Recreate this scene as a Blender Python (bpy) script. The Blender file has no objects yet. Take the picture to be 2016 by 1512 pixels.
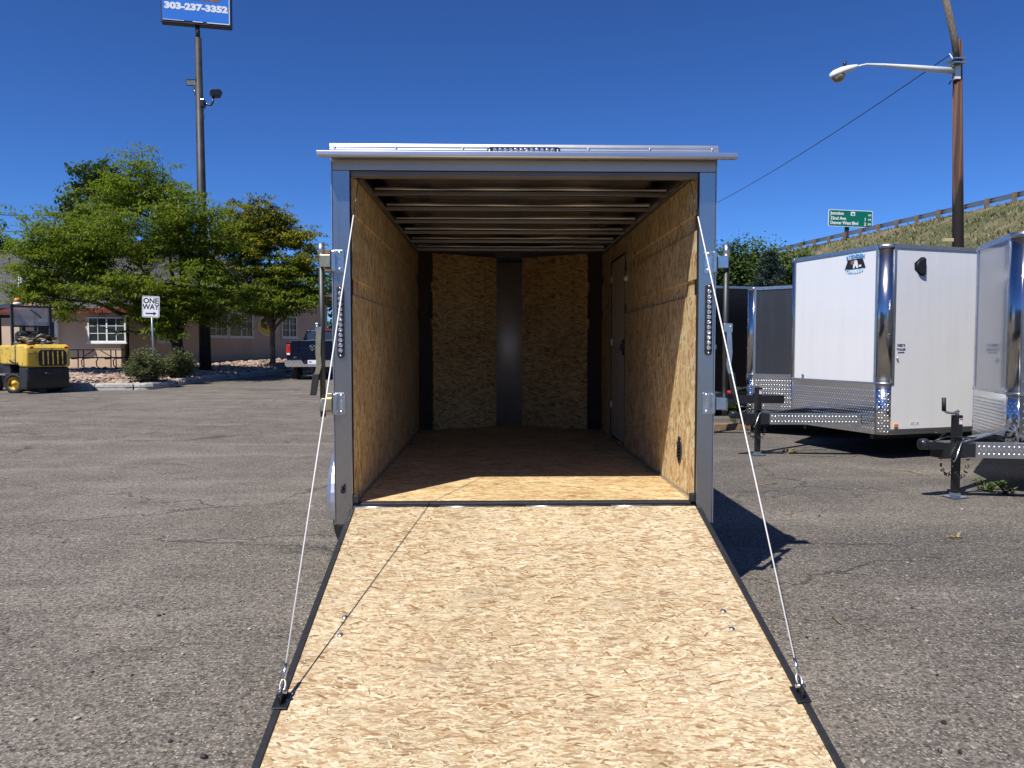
import bpy, bmesh, math, random
import numpy as np
from mathutils import Matrix, Vector

random.seed(7)
R = math.radians
scene = bpy.context.scene
COL = scene.collection

# ------------------------------------------------------------------ camera, sky, sun, exposure
CAM_Z, FPX = 1.43, 1500.0
PITCH, YAW = math.atan(72 / FPX), math.atan(36 / FPX)
cam_data = bpy.data.cameras.new("camera")
cam_data.sensor_width = 36.0
cam_data.lens = 36.0 * FPX / 2016.0
cam_data.clip_start, cam_data.clip_end = 0.05, 4000
cam = bpy.data.objects.new("camera", cam_data)
COL.objects.link(cam)
cam.location = (0, 0, CAM_Z)
cam.rotation_euler = (R(90) - PITCH, 0, -YAW)
scene.camera = cam

SUN_DIR = Vector((0.40, 0.525, -1.0)).normalized()
world = bpy.data.worlds.new("World")
scene.world = world
world.use_nodes = True
wn, wl = world.node_tree.nodes, world.node_tree.links
wn.clear()
sky = wn.new("ShaderNodeTexSky")
sky.sky_type = 'NISHITA'
sky.sun_disc = False
sky.sun_elevation = math.asin(-SUN_DIR.z)
sky.sun_rotation = math.atan2(-SUN_DIR.x, -SUN_DIR.y)
sky.altitude = 1700
sky.air_density = 1.0
sky.dust_density = 0.0
sky.ozone_density = 8.0
grade = wn.new("ShaderNodeGamma")                # one even grade for the whole sky: deep high-altitude blue
grade.inputs["Gamma"].default_value = 1.25
tint = wn.new("ShaderNodeMix")
tint.data_type, tint.blend_type = 'RGBA', 'MULTIPLY'
tint.inputs[0].default_value = 1.0
tint.inputs[7].default_value = (0.67, 0.90, 1.17, 1)
bg = wn.new("ShaderNodeBackground")
bg.inputs["Strength"].default_value = 0.055
wo = wn.new("ShaderNodeOutputWorld")
wl.new(sky.outputs[0], grade.inputs[0])
wl.new(grade.outputs[0], tint.inputs[6])
wl.new(tint.outputs[2], bg.inputs[0])
wl.new(bg.outputs[0], wo.inputs[0])

sun_data = bpy.data.lights.new("sun", 'SUN')
sun_data.energy = 4.6
sun_data.angle = R(0.53)
sun_data.color = (1.0, 0.955, 0.89)
sun = bpy.data.objects.new("sun", sun_data)
COL.objects.link(sun)
sun.location = (-20, -25, 50)
sun.rotation_euler = SUN_DIR.to_track_quat('-Z', 'Y').to_euler()

vs = scene.view_settings
vs.view_transform = 'Standard'
vs.look = 'None'
vs.exposure = 0.36
vs.gamma = 1.0
vs.use_curve_mapping = False
scene.cycles.max_bounces = 16
scene.cycles.diffuse_bounces = 12
scene.cycles.glossy_bounces = 5
scene.cycles.transparent_max_bounces = 8
scene.cycles.caustics_reflective = False
scene.cycles.caustics_refractive = False
scene.cycles.use_denoising = True

# ------------------------------------------------------------------ surveying helpers
_fw = Vector((math.sin(YAW) * math.cos(PITCH), math.cos(YAW) * math.cos(PITCH), -math.sin(PITCH)))
_rt = Vector((math.cos(YAW), -math.sin(YAW), 0))
_up = _rt.cross(_fw)


def ray(px, py):
    return _fw + _rt * ((px - 1008) / FPX) - _up * ((py - 756) / FPX)


def at(px, py, Y):
    d = ray(px, py)
    return Vector((0, 0, CAM_Z)) + d * (Y / d.y)


def gz(x, y):
    """height of the lot: it climbs gently towards the building"""
    k = min(1.0, max(0.0, (1.0 - x) / 6.0))
    return 0.0125 * max(0.0, y - 12.0) * k if y < 80 else 0.85 * k


def gnd(px, py):
    d = ray(px, py)
    t = 1.0
    z = 0.0
    for _ in range(40):
        t = (z - CAM_Z) / d.z
        z = gz(d.x * t, d.y * t)
    return Vector((d.x * t, d.y * t, z))


# ------------------------------------------------------------------ node material helpers
MATS = {}


class NT:
    def __init__(self, name):
        self.m = bpy.data.materials.new(name)
        self.m.use_nodes = True
        self.t = self.m.node_tree
        self.b = self.t.nodes["Principled BSDF"]
        MATS[name] = self.m

    def n(self, typ, **kw):
        nd = self.t.nodes.new(typ)
        for k, v in kw.items():
            setattr(nd, k, v)
        return nd

    def l(self, a, b):
        self.t.links.new(a, b)

    def val(self, sock, v):
        if isinstance(v, (int, float)):
            sock.default_value = v
        elif isinstance(v, tuple):
            sock.default_value = v
        else:
            self.l(v, sock)

    def math(self, op, a, b=0.0, c=0.0, clamp=False):
        nd = self.n("ShaderNodeMath", operation=op, use_clamp=clamp)
        for i, v in enumerate((a, b, c)):
            self.val(nd.inputs[i], v)
        return nd.outputs[0]

    def mix(self, fac, a, b, blend='MIX'):
        nd = self.n("ShaderNodeMix", data_type='RGBA', blend_type=blend)
        self.val(nd.inputs[0], fac)
        for s, v in ((nd.inputs[6], a), (nd.inputs[7], b)):
            if isinstance(v, tuple) and len(v) == 3:
                v = v + (1,)
            self.val(s, v)
        return nd.outputs[2]

    def mixf(self, fac, a, b):
        nd = self.n("ShaderNodeMix", data_type='FLOAT')
        for s, v in ((nd.inputs[0], fac), (nd.inputs[2], a), (nd.inputs[3], b)):
            self.val(s, v)
        return nd.outputs[0]

    def coord(self, which='Object'):
        return self.n("ShaderNodeTexCoord").outputs[which]

    def noise(self, vec, scale, detail=3, rough=0.55, out=0, dist=0.0):
        nd = self.n("ShaderNodeTexNoise")
        self.l(vec, nd.inputs["Vector"])
        nd.inputs["Scale"].default_value = scale
        nd.inputs["Detail"].default_value = detail
        nd.inputs["Roughness"].default_value = rough
        nd.inputs["Distortion"].default_value = dist
        return nd.outputs[out]

    def vor(self, vec, scale, feature='F1', dim='3D', out=None, rnd=1.0):
        nd = self.n("ShaderNodeTexVoronoi", feature=feature, voronoi_dimensions=dim)
        self.l(vec, nd.inputs["Vector"])
        nd.inputs["Scale"].default_value = scale
        nd.inputs["Randomness"].default_value = rnd
        return nd.outputs[out or "Distance"]

    def ramp(self, fac, stops, interp='LINEAR'):
        nd = self.n("ShaderNodeValToRGB")
        cr = nd.color_ramp
        cr.interpolation = interp
        while len(cr.elements) < len(stops):
            cr.elements.new(0.5)
        for e, (p, c) in zip(cr.elements, stops):
            e.position = p
            if isinstance(c, (int, float)):
                c = (c, c, c)
            e.color = tuple(c) + (1,)
        self.l(fac, nd.inputs[0])
        return nd.outputs[0]

    def sep(self, v):
        nd = self.n("ShaderNodeSeparateXYZ")
        self.l(v, nd.inputs[0])
        return nd.outputs

    def comb(self, x=0.0, y=0.0, z=0.0):
        nd = self.n("ShaderNodeCombineXYZ")
        for s, v in zip(nd.inputs, (x, y, z)):
            self.val(s, v)
        return nd.outputs[0]

    def mapping(self, v, scale=(1, 1, 1), rot=(0, 0, 0), loc=(0, 0, 0)):
        nd = self.n("ShaderNodeMapping")
        self.l(v, nd.inputs[0])
        nd.inputs["Scale"].default_value = scale
        nd.inputs["Rotation"].default_value = rot
        nd.inputs["Location"].default_value = loc
        return nd.outputs[0]

    def bump(self, h, strength=0.3, dist=0.01):
        nd = self.n("ShaderNodeBump")
        nd.inputs["Strength"].default_value = strength
        nd.inputs["Distance"].default_value = dist
        self.l(h, nd.inputs["Height"])
        self.l(nd.outputs[0], self.b.inputs["Normal"])

    def set(self, **kw):
        names = dict(col="Base Color", rough="Roughness", metal="Metallic", spec="Specular IOR Level",
                     coat="Coat Weight", coat_r="Coat Roughness", trans="Transmission Weight", ior="IOR",
                     alpha="Alpha", em="Emission Color", ems="Emission Strength", aniso="Anisotropic")
        for k, v in kw.items():
            s = self.b.inputs[names[k]]
            if isinstance(v, tuple) and len(v) == 3:
                v = v + (1,)
            self.val(s, v)
        return self.m


def plain(name, col, rough=0.5, metal=0.0, vary=0.12, scale=6.0, coat=0.0, bump=0.0, bscale=60, spec=0.5, rvary=0.1):
    """a painted / metal / plastic surface with a little wear in colour and gloss"""
    k = NT(name)
    c = k.coord()
    n1 = k.noise(c, scale, 4, 0.6)
    lo = tuple(x * (1 - vary) for x in col)
    hi = tuple(min(1, x * (1 + vary)) for x in col)
    k.set(col=k.ramp(n1, [(0.3, lo), (0.7, hi)]), metal=metal, coat=coat, spec=spec)
    if coat:
        k.set(coat_r=0.06)
    k.l(k.math('ADD', rough - rvary * 0.5, k.math('MULTIPLY', k.noise(c, scale * 3, 3), rvary)), k.b.inputs["Roughness"])
    if bump:
        k.bump(k.noise(c, bscale, 4, 0.6), bump, 0.01)
    return k.m


def osb(name, ua, va, seed=0.0, tint=(1, 1, 1), su=20.0, sv=118.0):
    """oriented strand board: overlapping layers of long flat strands"""
    k = NT(name)
    s = k.sep(k.coord())
    uv = k.comb(s[ua], s[va], 0.0)
    warp = k.n("ShaderNodeVectorMath", operation='SUBTRACT')
    k.l(k.noise(uv, 11.0, 3, 0.6, out=1), warp.inputs[0])
    warp.inputs[1].default_value = (0.5, 0.5, 0.5)
    ws = k.n("ShaderNodeVectorMath", operation='SCALE')
    k.l(warp.outputs[0], ws.inputs[0])
    ws.inputs["Scale"].default_value = 0.026
    wv = k.n("ShaderNodeVectorMath", operation='ADD')
    k.l(uv, wv.inputs[0])
    k.l(ws.outputs[0], wv.inputs[1])
    best_h, best_c, best_u = None, None, None
    for i, (ang, fu, fv) in enumerate(((4, 1, 1), (24, 1.25, 1.0), (-19, 0.85, 1.25), (-44, 1.5, 1.0), (11, 1.9, 1.9), (63, 1.6, 1.1))):
        mp = k.mapping(k.mapping(wv.outputs[0], rot=(0, 0, R(ang)), loc=(seed + i * 3.7, seed * 1.3 + i * 5.1, 0)),
                       scale=(su * fu, sv * fv, 1))
        sp = k.sep(k.vor(mp, 1.0, dim='2D', out="Color"))
        h = sp[0]
        if i in (3, 5):
            h = k.math('MULTIPLY', h, 0.93)
        if best_h is None:
            best_h, best_c, best_u = h, sp[1], sp[2]
        else:
            g = k.math('GREATER_THAN', h, best_h)
            best_c = k.mixf(g, best_c, sp[1])
            best_u = k.mixf(g, best_u, sp[2])
            best_h = k.math('MAXIMUM', h, best_h)
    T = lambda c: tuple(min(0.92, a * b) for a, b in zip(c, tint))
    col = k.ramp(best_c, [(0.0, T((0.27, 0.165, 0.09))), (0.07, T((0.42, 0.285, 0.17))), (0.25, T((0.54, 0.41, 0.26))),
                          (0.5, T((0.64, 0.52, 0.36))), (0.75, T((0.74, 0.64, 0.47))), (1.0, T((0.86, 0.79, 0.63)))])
    col = k.mix(1.0, col, k.ramp(best_u, [(0.0, (1.0, 0.90, 0.82)), (0.3, (1.0, 0.97, 0.93)), (0.6, (1.0, 1.0, 0.98)), (1.0, (0.97, 1.0, 0.93))]), 'MULTIPLY')
    grain = k.noise(k.mapping(wv.outputs[0], scale=(9, 260, 1)), 1.0, 3, 0.6)
    col = k.mix(0.8, col, k.ramp(grain, [(0.3, (0.62, 0.57, 0.50)), (0.55, (1, 1, 1)), (0.75, (1.1, 1.1, 1.1))]), 'MULTIPLY')
    fleck = k.vor(k.mapping(wv.outputs[0], scale=(24, 130, 1), rot=(0, 0, R(-9))), 1.0, dim='2D', out="Color")
    fs = k.sep(fleck)
    fm = k.math('LESS_THAN', fs[0], 0.045)
    col = k.mix(k.math('MULTIPLY', fm, 0.6), col, T((0.27, 0.145, 0.065)))
    speck = k.noise(k.mapping(wv.outputs[0], scale=(60, 190, 1)), 1.0, 4, 0.75)
    col = k.mix(0.8, col, k.ramp(speck, [(0.28, (0.66, 0.62, 0.56)), (0.5, (1, 1, 1)), (0.72, (1.16, 1.16, 1.14))]), 'MULTIPLY')
    big = k.noise(uv, 1.7, 3, 0.55)
    col = k.mix(1.0, col, k.ramp(big, [(0.3, (0.80, 0.77, 0.73)), (0.65, (1, 1, 1))]), 'MULTIPLY')
    scuff = k.noise(k.mapping(uv, scale=(2.2, 5.0, 1), loc=(seed + 2, 4, 0)), 1.0, 6, 0.7)
    col = k.mix(k.ramp(scuff, [(0.54, 0.0), (0.72, 0.45)]), col, T((0.33, 0.285, 0.215)))
    k.set(col=col, spec=0.3)
    k.l(k.math('ADD', 0.48, k.math('MULTIPLY', best_u, 0.22)), k.b.inputs["Roughness"])
    k.bump(k.math('ADD', best_h, k.math('MULTIPLY', grain, 0.4)), 0.25, 0.004)
    return k.m


def make_asphalt():
    k = NT("asphalt")
    c = k.coord()
    p = k.sep(c)
    big = k.noise(c, 0.35, 5, 0.6)
    med = k.noise(c, 2.2, 5, 0.65)
    streak = k.noise(k.mapping(c, scale=(0.35, 1.6, 1), rot=(0, 0, R(14))), 1.0, 4, 0.6)
    fine = k.math('ADD', k.math('MULTIPLY', k.noise(c, 60, 3, 0.8), 0.62), k.math('MULTIPLY', k.noise(k.mapping(c, loc=(5, 2, 1)), 24, 4, 0.75), 0.38))
    col = k.ramp(k.math('ADD', k.math('MULTIPLY', big, 0.5), k.math('MULTIPLY', med, 0.5)),
                 [(0.34, (0.112, 0.098, 0.082)), (0.5, (0.160, 0.140, 0.117)), (0.64, (0.212, 0.187, 0.156))])
    # worn sandy patches
    col = k.mix(k.ramp(streak, [(0.50, 0.0), (0.68, 0.6)]), col, (0.27, 0.24, 0.205))
    # tarry dark stains on the side where trailers are parked
    side = k.math('MULTIPLY', k.math('ADD', p[0], -1.0, clamp=False), 0.5, clamp=True)
    st = k.ramp(k.noise(k.mapping(c, scale=(0.5, 0.9, 1), loc=(3, 7, 0)), 0.9, 5, 0.62), [(0.40, 0.0), (0.62, 0.78)])
    col = k.mix(k.math('MULTIPLY', st, side), col, (0.085, 0.079, 0.075))
    col = k.mix(k.math('MULTIPLY', side, 0.22), col, (0.09, 0.085, 0.08))
    # aggregate
    col = k.mix(1.0, col, k.ramp(fine, [(0.38, (0.24, 0.235, 0.23)), (0.5, (0.92, 0.92, 0.92)), (0.62, (1.95, 1.9, 1.8))]), 'MULTIPLY')
    v1 = k.n("ShaderNodeTexVoronoi", feature='F1')
    k.l(k.mapping(c, scale=(1, 1, 0.01)), v1.inputs["Vector"])
    v1.inputs["Scale"].default_value = 85
    cs = k.sep(v1.outputs["Color"])
    chip = k.math('MULTIPLY', k.math('GREATER_THAN', cs[0], 0.74), k.math('LESS_THAN', v1.outputs["Distance"], 0.42))
    col = k.mix(k.math('MULTIPLY', chip, k.math('ADD', 0.30, k.math('MULTIPLY', cs[1], 0.65))), col, (0.46, 0.41, 0.34))
    v2 = k.n("ShaderNodeTexVoronoi", feature='F1')
    k.l(k.mapping(c, scale=(1, 1, 0.01), loc=(4.3, 1.7, 0)), v2.inputs["Vector"])
    v2.inputs["Scale"].default_value = 42
    c2 = k.sep(v2.outputs["Color"])
    chip2 = k.math('MULTIPLY', k.math('GREATER_THAN', c2[0], 0.95), k.math('LESS_THAN', v2.outputs["Distance"], 0.36))
    col = k.mix(k.math('MULTIPLY', chip2, 0.6), col, (0.46, 0.42, 0.36))
    pit = k.math('MULTIPLY', k.math('LESS_THAN', c2[1], 0.22), k.math('LESS_THAN', v2.outputs["Distance"], 0.34))
    col = k.mix(k.math('MULTIPLY', pit, 0.62), col, (0.028, 0.026, 0.025))
    # cracks
    wob = k.n("ShaderNodeVectorMath", operation='MULTIPLY_ADD')
    k.l(k.noise(c, 1.3, 5, 0.65, out=1), wob.inputs[0])
    wob.inputs[1].default_value = (1.1, 1.1, 0)
    k.l(k.mapping(c, scale=(1, 1, 0)), wob.inputs[2])
    d = k.vor(k.mapping(wob.outputs[0], scale=(0.27, 0.62, 1), rot=(0, 0, R(8))), 1.0, 'DISTANCE_TO_EDGE', out="Distance")
    msk = k.ramp(k.noise(c, 0.5, 3, 0.6), [(0.44, 0.0), (0.56, 1.0)])
    crack = k.math('MULTIPLY', k.ramp(d, [(0.0, 1.0), (0.010, 0.0)]), msk)
    d2 = k.vor(k.mapping(wob.outputs[0], scale=(1.3, 2.0, 1), loc=(2, 3, 0)), 1.0, 'DISTANCE_TO_EDGE', out="Distance")
    msk2 = k.ramp(k.noise(k.mapping(c, loc=(9, 4, 0)), 0.8, 3, 0.6), [(0.60, 0.0), (0.70, 0.5)])
    crack2 = k.math('MULTIPLY', k.ramp(d2, [(0.0, 1.0), (0.016, 0.0)]), msk2)
    cr = k.math('MAXIMUM', crack, crack2)
    col = k.mix(k.math('MULTIPLY', cr, 0.75), col, (0.05, 0.046, 0.042))
    k.set(col=col, rough=0.88, spec=0.3)
    h = k.math('ADD', k.math('MULTIPLY', fine, 1.0), k.math('MULTIPLY', k.math('ADD', chip, chip2), 0.35))
    h = k.math('SUBTRACT', h, k.math('ADD', k.math('MULTIPLY', cr, 1.6), pit))
    k.bump(h, 0.75, 0.012)
    return k.m


def make_leaf(name, cols, trans=0.35):
    k = NT(name)
    rnd = k.n("ShaderNodeNewGeometry").outputs["Random Per Island"]
    n = len(cols)
    col = k.ramp(rnd, [((i + 0.5) / n, c) for i, c in enumerate(cols)])
    k.set(col=col, rough=0.5, spec=0.25)
    tr = k.n("ShaderNodeBsdfTranslucent")
    k.l(k.mix(1.0, col, (1.15, 1.25, 0.55), 'MULTIPLY'), tr.inputs[0])
    mx = k.n("ShaderNodeMixShader")
    mx.inputs[0].default_value = trans
    k.l(k.b.outputs[0], mx.inputs[1])
    k.l(tr.outputs[0], mx.inputs[2])
    k.l(mx.outputs[0], k.t.nodes["Material Output"].inputs[0])
    return k.m


def make_bark(name, a, b):
    k = NT(name)
    c = k.mapping(k.coord(), scale=(1, 1, 0.22))
    n = k.noise(c, 22, 5, 0.65)
    k.set(col=k.ramp(n, [(0.35, a), (0.65, b)]), rough=0.9, spec=0.2)
    k.bump(n, 0.8, 0.03)
    return k.m


def make_brushed(name, col, rough, axis, metal=1.0):
    """sheet metal with rolling streaks along one axis"""
    k = NT(name)
    c = k.coord()
    sc = [70, 70, 70]
    sc[axis] = 0.8
    st = k.noise(k.mapping(c, scale=tuple(sc)), 1.0, 3, 0.6)
    cl = k.noise(c, 3.0, 4, 0.6)
    lo = tuple(x * 0.88 for x in col)
    k.set(col=k.mix(cl, lo, col), metal=metal)
    k.l(k.math('ADD', rough - 0.1, k.math('ADD', k.math('MULTIPLY', st, 0.14), k.math('MULTIPLY', cl, 0.10))), k.b.inputs["Roughness"])
    k.bump(st, 0.04, 0.002)
    return k.m


def make_gloss_panel(name, col, ripple=0.012, rough=0.16, coat=0.6, dirt=0.06):
    """painted aluminium skin: faint oil-canning, dust near the bottom"""
    k = NT(name)
    c = k.coord()
    n1 = k.noise(k.mapping(c, scale=(1, 1, 0.4)), 2.2, 3, 0.6)
    sm = k.noise(k.mapping(c, scale=(8, 8, 0.5)), 1.0, 4, 0.65)
    base = k.mix(k.ramp(sm, [(0.5, 0.0), (0.8, dirt * 2)]), col, (0.42, 0.39, 0.35))
    k.set(col=k.mix(k.math('MULTIPLY', n1, dirt), base, (0.5, 0.48, 0.45)), coat=coat, coat_r=0.05, spec=0.5)
    k.l(k.math('ADD', rough, k.math('MULTIPLY', sm, 0.1)), k.b.inputs["Roughness"])
    k.bump(n1, ripple * 10, 0.05)
    return k.m


def make_shingle():
    k = NT("shingle")
    p = k.sep(k.coord())
    br = k.n("ShaderNodeTexBrick")
    br.offset = 0.5
    k.l(k.comb(k.math('ADD', p[0], k.math('MULTIPLY', p[1], 0.6)), k.math('MULTIPLY', p[2], 1.8), 0.0), br.inputs["Vector"])
    br.inputs["Scale"].default_value = 1.0
    br.inputs["Brick Width"].default_value = 0.30
    br.inputs["Row Height"].default_value = 0.17
    br.inputs["Mortar Size"].default_value = 0.012
    br.inputs["Color1"].default_value = (0.085, 0.080, 0.080, 1)
    br.inputs["Color2"].default_value = (0.12, 0.115, 0.115, 1)
    br.inputs["Mortar"].default_value = (0.05, 0.047, 0.047, 1)
    n = k.noise(k.coord(), 5, 4)
    k.set(col=k.mix(0.5, br.outputs[0], k.ramp(n, [(0.3, (0.6, 0.6, 0.62)), (0.7, (1.25, 1.25, 1.3))]), 'MULTIPLY'), rough=0.9, spec=0.2)
    k.bump(br.outputs["Fac"], -0.5, 0.03)
    return k.m


def make_hill():
    k = NT("dry_grass_slope")
    c = k.coord()
    n1 = k.noise(c, 0.16, 5, 0.65)
    n2 = k.noise(k.mapping(c, scale=(1, 1, 0.5)), 1.4, 5, 0.7)
    n3 = k.noise(c, 9, 4, 0.7)
    col = k.ramp(k.math('ADD', k.math('MULTIPLY', n1, 0.55), k.math('MULTIPLY', n2, 0.45)),
                 [(0.40, (0.115, 0.13, 0.06)), (0.48, (0.17, 0.165, 0.09)), (0.55, (0.26, 0.225, 0.145)), (0.68, (0.36, 0.29, 0.205))])
    col = k.mix(0.7, col, k.ramp(n3, [(0.3, (0.55, 0.55, 0.5)), (0.7, (1.25, 1.2, 1.1))]), 'MULTIPLY')
    k.set(col=col, rough=0.95, spec=0.1)
    k.bump(k.math('ADD', n3, n2), 0.8, 0.2)
    return k.m


def make_bed():
    k = NT("bed_soil")
    c = k.coord()
    n = k.noise(c, 3, 6, 0.7)
    k.set(col=k.ramp(n, [(0.3, (0.13, 0.095, 0.065)), (0.7, (0.33, 0.255, 0.19))]), rough=0.95, spec=0.15)
    k.bump(k.noise(c, 25, 5, 0.7), 0.8, 0.05)
    return k.m


def make_rock():
    k = NT("river_rock")
    rnd = k.n("ShaderNodeNewGeometry").outputs["Random Per Island"]
    col = k.ramp(rnd, [(0.0, (0.20, 0.12, 0.085)), (0.35, (0.36, 0.245, 0.18)), (0.6, (0.44, 0.33, 0.26)), (0.85, (0.52, 0.45, 0.39)), (1.0, (0.28, 0.25, 0.23))])
    n = k.noise(k.coord(), 18, 4)
    k.set(col=k.mix(0.6, col, k.ramp(n, [(0.3, (0.7, 0.7, 0.7)), (0.7, (1.15, 1.15, 1.15))]), 'MULTIPLY'), rough=0.85, spec=0.25)
    return k.m


def make_glass_dark(name, col=(0.02, 0.025, 0.03)):
    k = NT(name)
    n = k.noise(k.coord(), 2.5, 3)
    k.set(col=k.mix(n, col, tuple(x * 2.2 for x in col)), rough=0.05, spec=0.8, coat=0.5)
    return k.m


def make_wood_pole():
    k = NT("creosote_pole")
    c = k.coord()
    p = k.sep(c)
    n = k.noise(k.mapping(c, scale=(14, 14, 0.35)), 1.0, 5, 0.65)
    # tarred foot with a ragged upper edge, tar runs higher up
    hgt = k.math('ADD', p[2], k.math('MULTIPLY', k.noise(k.mapping(c, scale=(5, 5, 0.2)), 1.0, 3), 2.6))
    tar = k.ramp(k.math('MULTIPLY', hgt, 0.1), [(0.73, 1.0), (0.76, 0.0)])
    run = k.ramp(k.noise(k.mapping(c, scale=(9, 9, 0.12), loc=(1, 2, 3)), 1.0, 3), [(0.53, 0.0), (0.6, 0.9)])
    wood = k.ramp(n, [(0.3, (0.07, 0.032, 0.019)), (0.55, (0.145, 0.068, 0.04)), (0.75, (0.24, 0.135, 0.085))])
    col = k.mix(k.math('MAXIMUM', tar, k.math('MULTIPLY', run, 0.75)), wood, (0.016, 0.012, 0.011))
    k.set(col=col, rough=0.8, spec=0.3)
    k.bump(n, 0.6, 0.01)
    return k.m


def make_concrete(name, a, b, sc=8):
    k = NT(name)
    c = k.coord()
    n = k.noise(c, sc, 6, 0.7)
    k.set(col=k.ramp(n, [(0.3, a), (0.7, b)]), rough=0.9, spec=0.25)
    k.bump(k.noise(c, 40, 4, 0.7), 0.5, 0.02)
    return k.m


def make_stucco():
    k = NT("stucco")
    c = k.coord()
    n = k.noise(k.mapping(c, scale=(1, 1, 0.5)), 0.9, 5, 0.6)
    k.set(col=k.ramp(n, [(0.3, (0.54, 0.40, 0.28)), (0.7, (0.66, 0.50, 0.37))]), rough=0.92, spec=0.2)
    k.bump(k.noise(c, 30, 4, 0.7), 0.4, 0.02)
    return k.m


def make_yellow_paint():
    k = NT("worn_yellow_paint")
    c = k.coord()
    n = k.noise(c, 5, 6, 0.72)
    col = k.mix(k.ramp(k.noise(c, 1.5, 4), [(0.35, 0.0), (0.7, 1.0)]), (0.66, 0.43, 0.035), (0.74, 0.55, 0.11))
    col = k.mix(k.ramp(n, [(0.56, 0.0), (0.63, 0.9)]), col, (0.11, 0.07, 0.035))
    col = k.mix(k.ramp(k.noise(k.mapping(c, scale=(3, 3, 0.6)), 1.0, 5, 0.7), [(0.45, 0.0), (0.75, 0.5)]), col, (0.30, 0.22, 0.11))
    k.set(col=col, rough=0.45, spec=0.4)
    return k.m


M = {}
M['asphalt'] = make_asphalt()
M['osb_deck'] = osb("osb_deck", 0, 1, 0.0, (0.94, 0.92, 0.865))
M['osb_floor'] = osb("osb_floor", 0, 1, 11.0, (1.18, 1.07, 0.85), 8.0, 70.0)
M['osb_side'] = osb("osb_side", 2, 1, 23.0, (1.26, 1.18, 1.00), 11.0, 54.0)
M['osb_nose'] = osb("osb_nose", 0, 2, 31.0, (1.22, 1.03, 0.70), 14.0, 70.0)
M['jamb'] = make_brushed("jamb_aluminium", (0.54, 0.51, 0.48), 0.27, 2)
M['header'] = make_brushed("header_aluminium", (0.50, 0.485, 0.47), 0.34, 0)
M['cap'] = make_brushed("cap_aluminium", (0.66, 0.67, 0.69), 0.36, 0)
M['galv'] = make_brushed("galvanised_steel", (0.62, 0.64, 0.65), 0.38, 0)
M['roofskin'] = make_brushed("roof_sheet", (0.30, 0.245, 0.20), 0.15, 0)
M['bow'] = make_brushed('bow_steel', (0.46, 0.44, 0.42), 0.36, 0)
M['lip_grey'] = plain('header_primer', (0.20, 0.18, 0.165), 0.5)
M['zinc'] = plain("zinc_plate", (0.62, 0.66, 0.68), 0.30, 1.0, 0.15, 30)
M['zinc_gold'] = plain("yellow_zinc_plate", (0.72, 0.60, 0.36), 0.36, 1.0, 0.15, 30)
M['steel'] = plain("bare_steel", (0.62, 0.62, 0.60), 0.33, 1.0, 0.12, 20)
M['pipe'] = plain("galvanised_pipe", (0.10, 0.105, 0.10), 0.55, 1.0, 0.12, 20)
M['chrome'] = make_brushed("polished_stainless", (0.56, 0.555, 0.55), 0.17, 2)
M['chrome_nb'] = plain("chrome", (0.85, 0.86, 0.88), 0.06, 1.0, 0.03, 4, rvary=0.04)
M['atp'] = plain("tread_plate", (0.72, 0.73, 0.74), 0.17, 1.0, 0.06, 8, rvary=0.1)
M['tread'] = plain('tread_lozenge', (0.82, 0.83, 0.84), 0.30, 1.0, 0.05, 8)
M['rail'] = plain("extruded_rail", (0.58, 0.60, 0.63), 0.36, 1.0, 0.08, 10)
M['black'] = plain("black_paint", (0.013, 0.013, 0.015), 0.38, 0, 0.3, 12, coat=0.2)
M['corner'] = plain('dark_corner_post', (0.055, 0.036, 0.026), 0.6)
M['rubber'] = plain("black_rubber", (0.02, 0.02, 0.021), 0.62, 0, 0.25, 30, bump=0.2, bscale=120)
M['black_trim'] = plain("black_edge_trim", (0.022, 0.022, 0.023), 0.5, 0, 0.25, 30)
M['white_panel'] = make_gloss_panel("white_skin", (0.86, 0.865, 0.865))
M['silver_panel'] = make_gloss_panel("pewter_skin", (0.26, 0.275, 0.295), 0.006, 0.10, 1.0, 0.03)
M['char_panel'] = make_gloss_panel("charcoal_skin", (0.030, 0.033, 0.040), 0.03, 0.26, 0.3, 0.02)
M['black_panel'] = make_gloss_panel("black_skin", (0.006, 0.006, 0.007), 0.02, 0.2, 0.15, 0.0)
M['pewter_side'] = make_gloss_panel("trailer_side_skin", (0.30, 0.31, 0.33), 0.01, 0.2, 0.6, 0.04)
M['door_in'] = plain("door_inner_skin", (0.66, 0.60, 0.52), 0.4, 0, 0.05, 4)
M['white'] = plain("white_paint", (0.80, 0.80, 0.79), 0.4, 0, 0.04, 8)
M['white_rope'] = plain("white_cable_jacket", (0.84, 0.83, 0.80), 0.55, 0, 0.05, 40)
M['lens'] = plain("clear_lens", (0.78, 0.79, 0.83), 0.08, 0.85, 0.25, 120)
M['lens_black'] = plain("lamp_housing", (0.03, 0.03, 0.035), 0.3, 0, 0.2, 20)
M['amber'] = plain("amber_lens", (0.75, 0.22, 0.02), 0.3, 0, 0.1, 20, coat=0.5)
M['red'] = plain("red_lens", (0.55, 0.02, 0.015), 0.2, 0, 0.2, 30, coat=0.8)
M['red_paint'] = plain("red_plastic", (0.6, 0.03, 0.03), 0.4)
M['yellow'] = make_yellow_paint()
M['navy'] = plain("navy_car_paint", (0.003, 0.005, 0.018), 0.25, 0.0, 0.1, 4, coat=0.12, spec=0.25)
M['glass'] = make_glass_dark("dark_glass")
M['vinyl'] = plain("hazy_vinyl", (0.60, 0.60, 0.58), 0.3, 0, 0.2, 8, coat=0.3)
M['vinyl'].node_tree.nodes['Principled BSDF'].inputs['Alpha'].default_value = 0.5
M['stucco'] = make_stucco()
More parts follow.
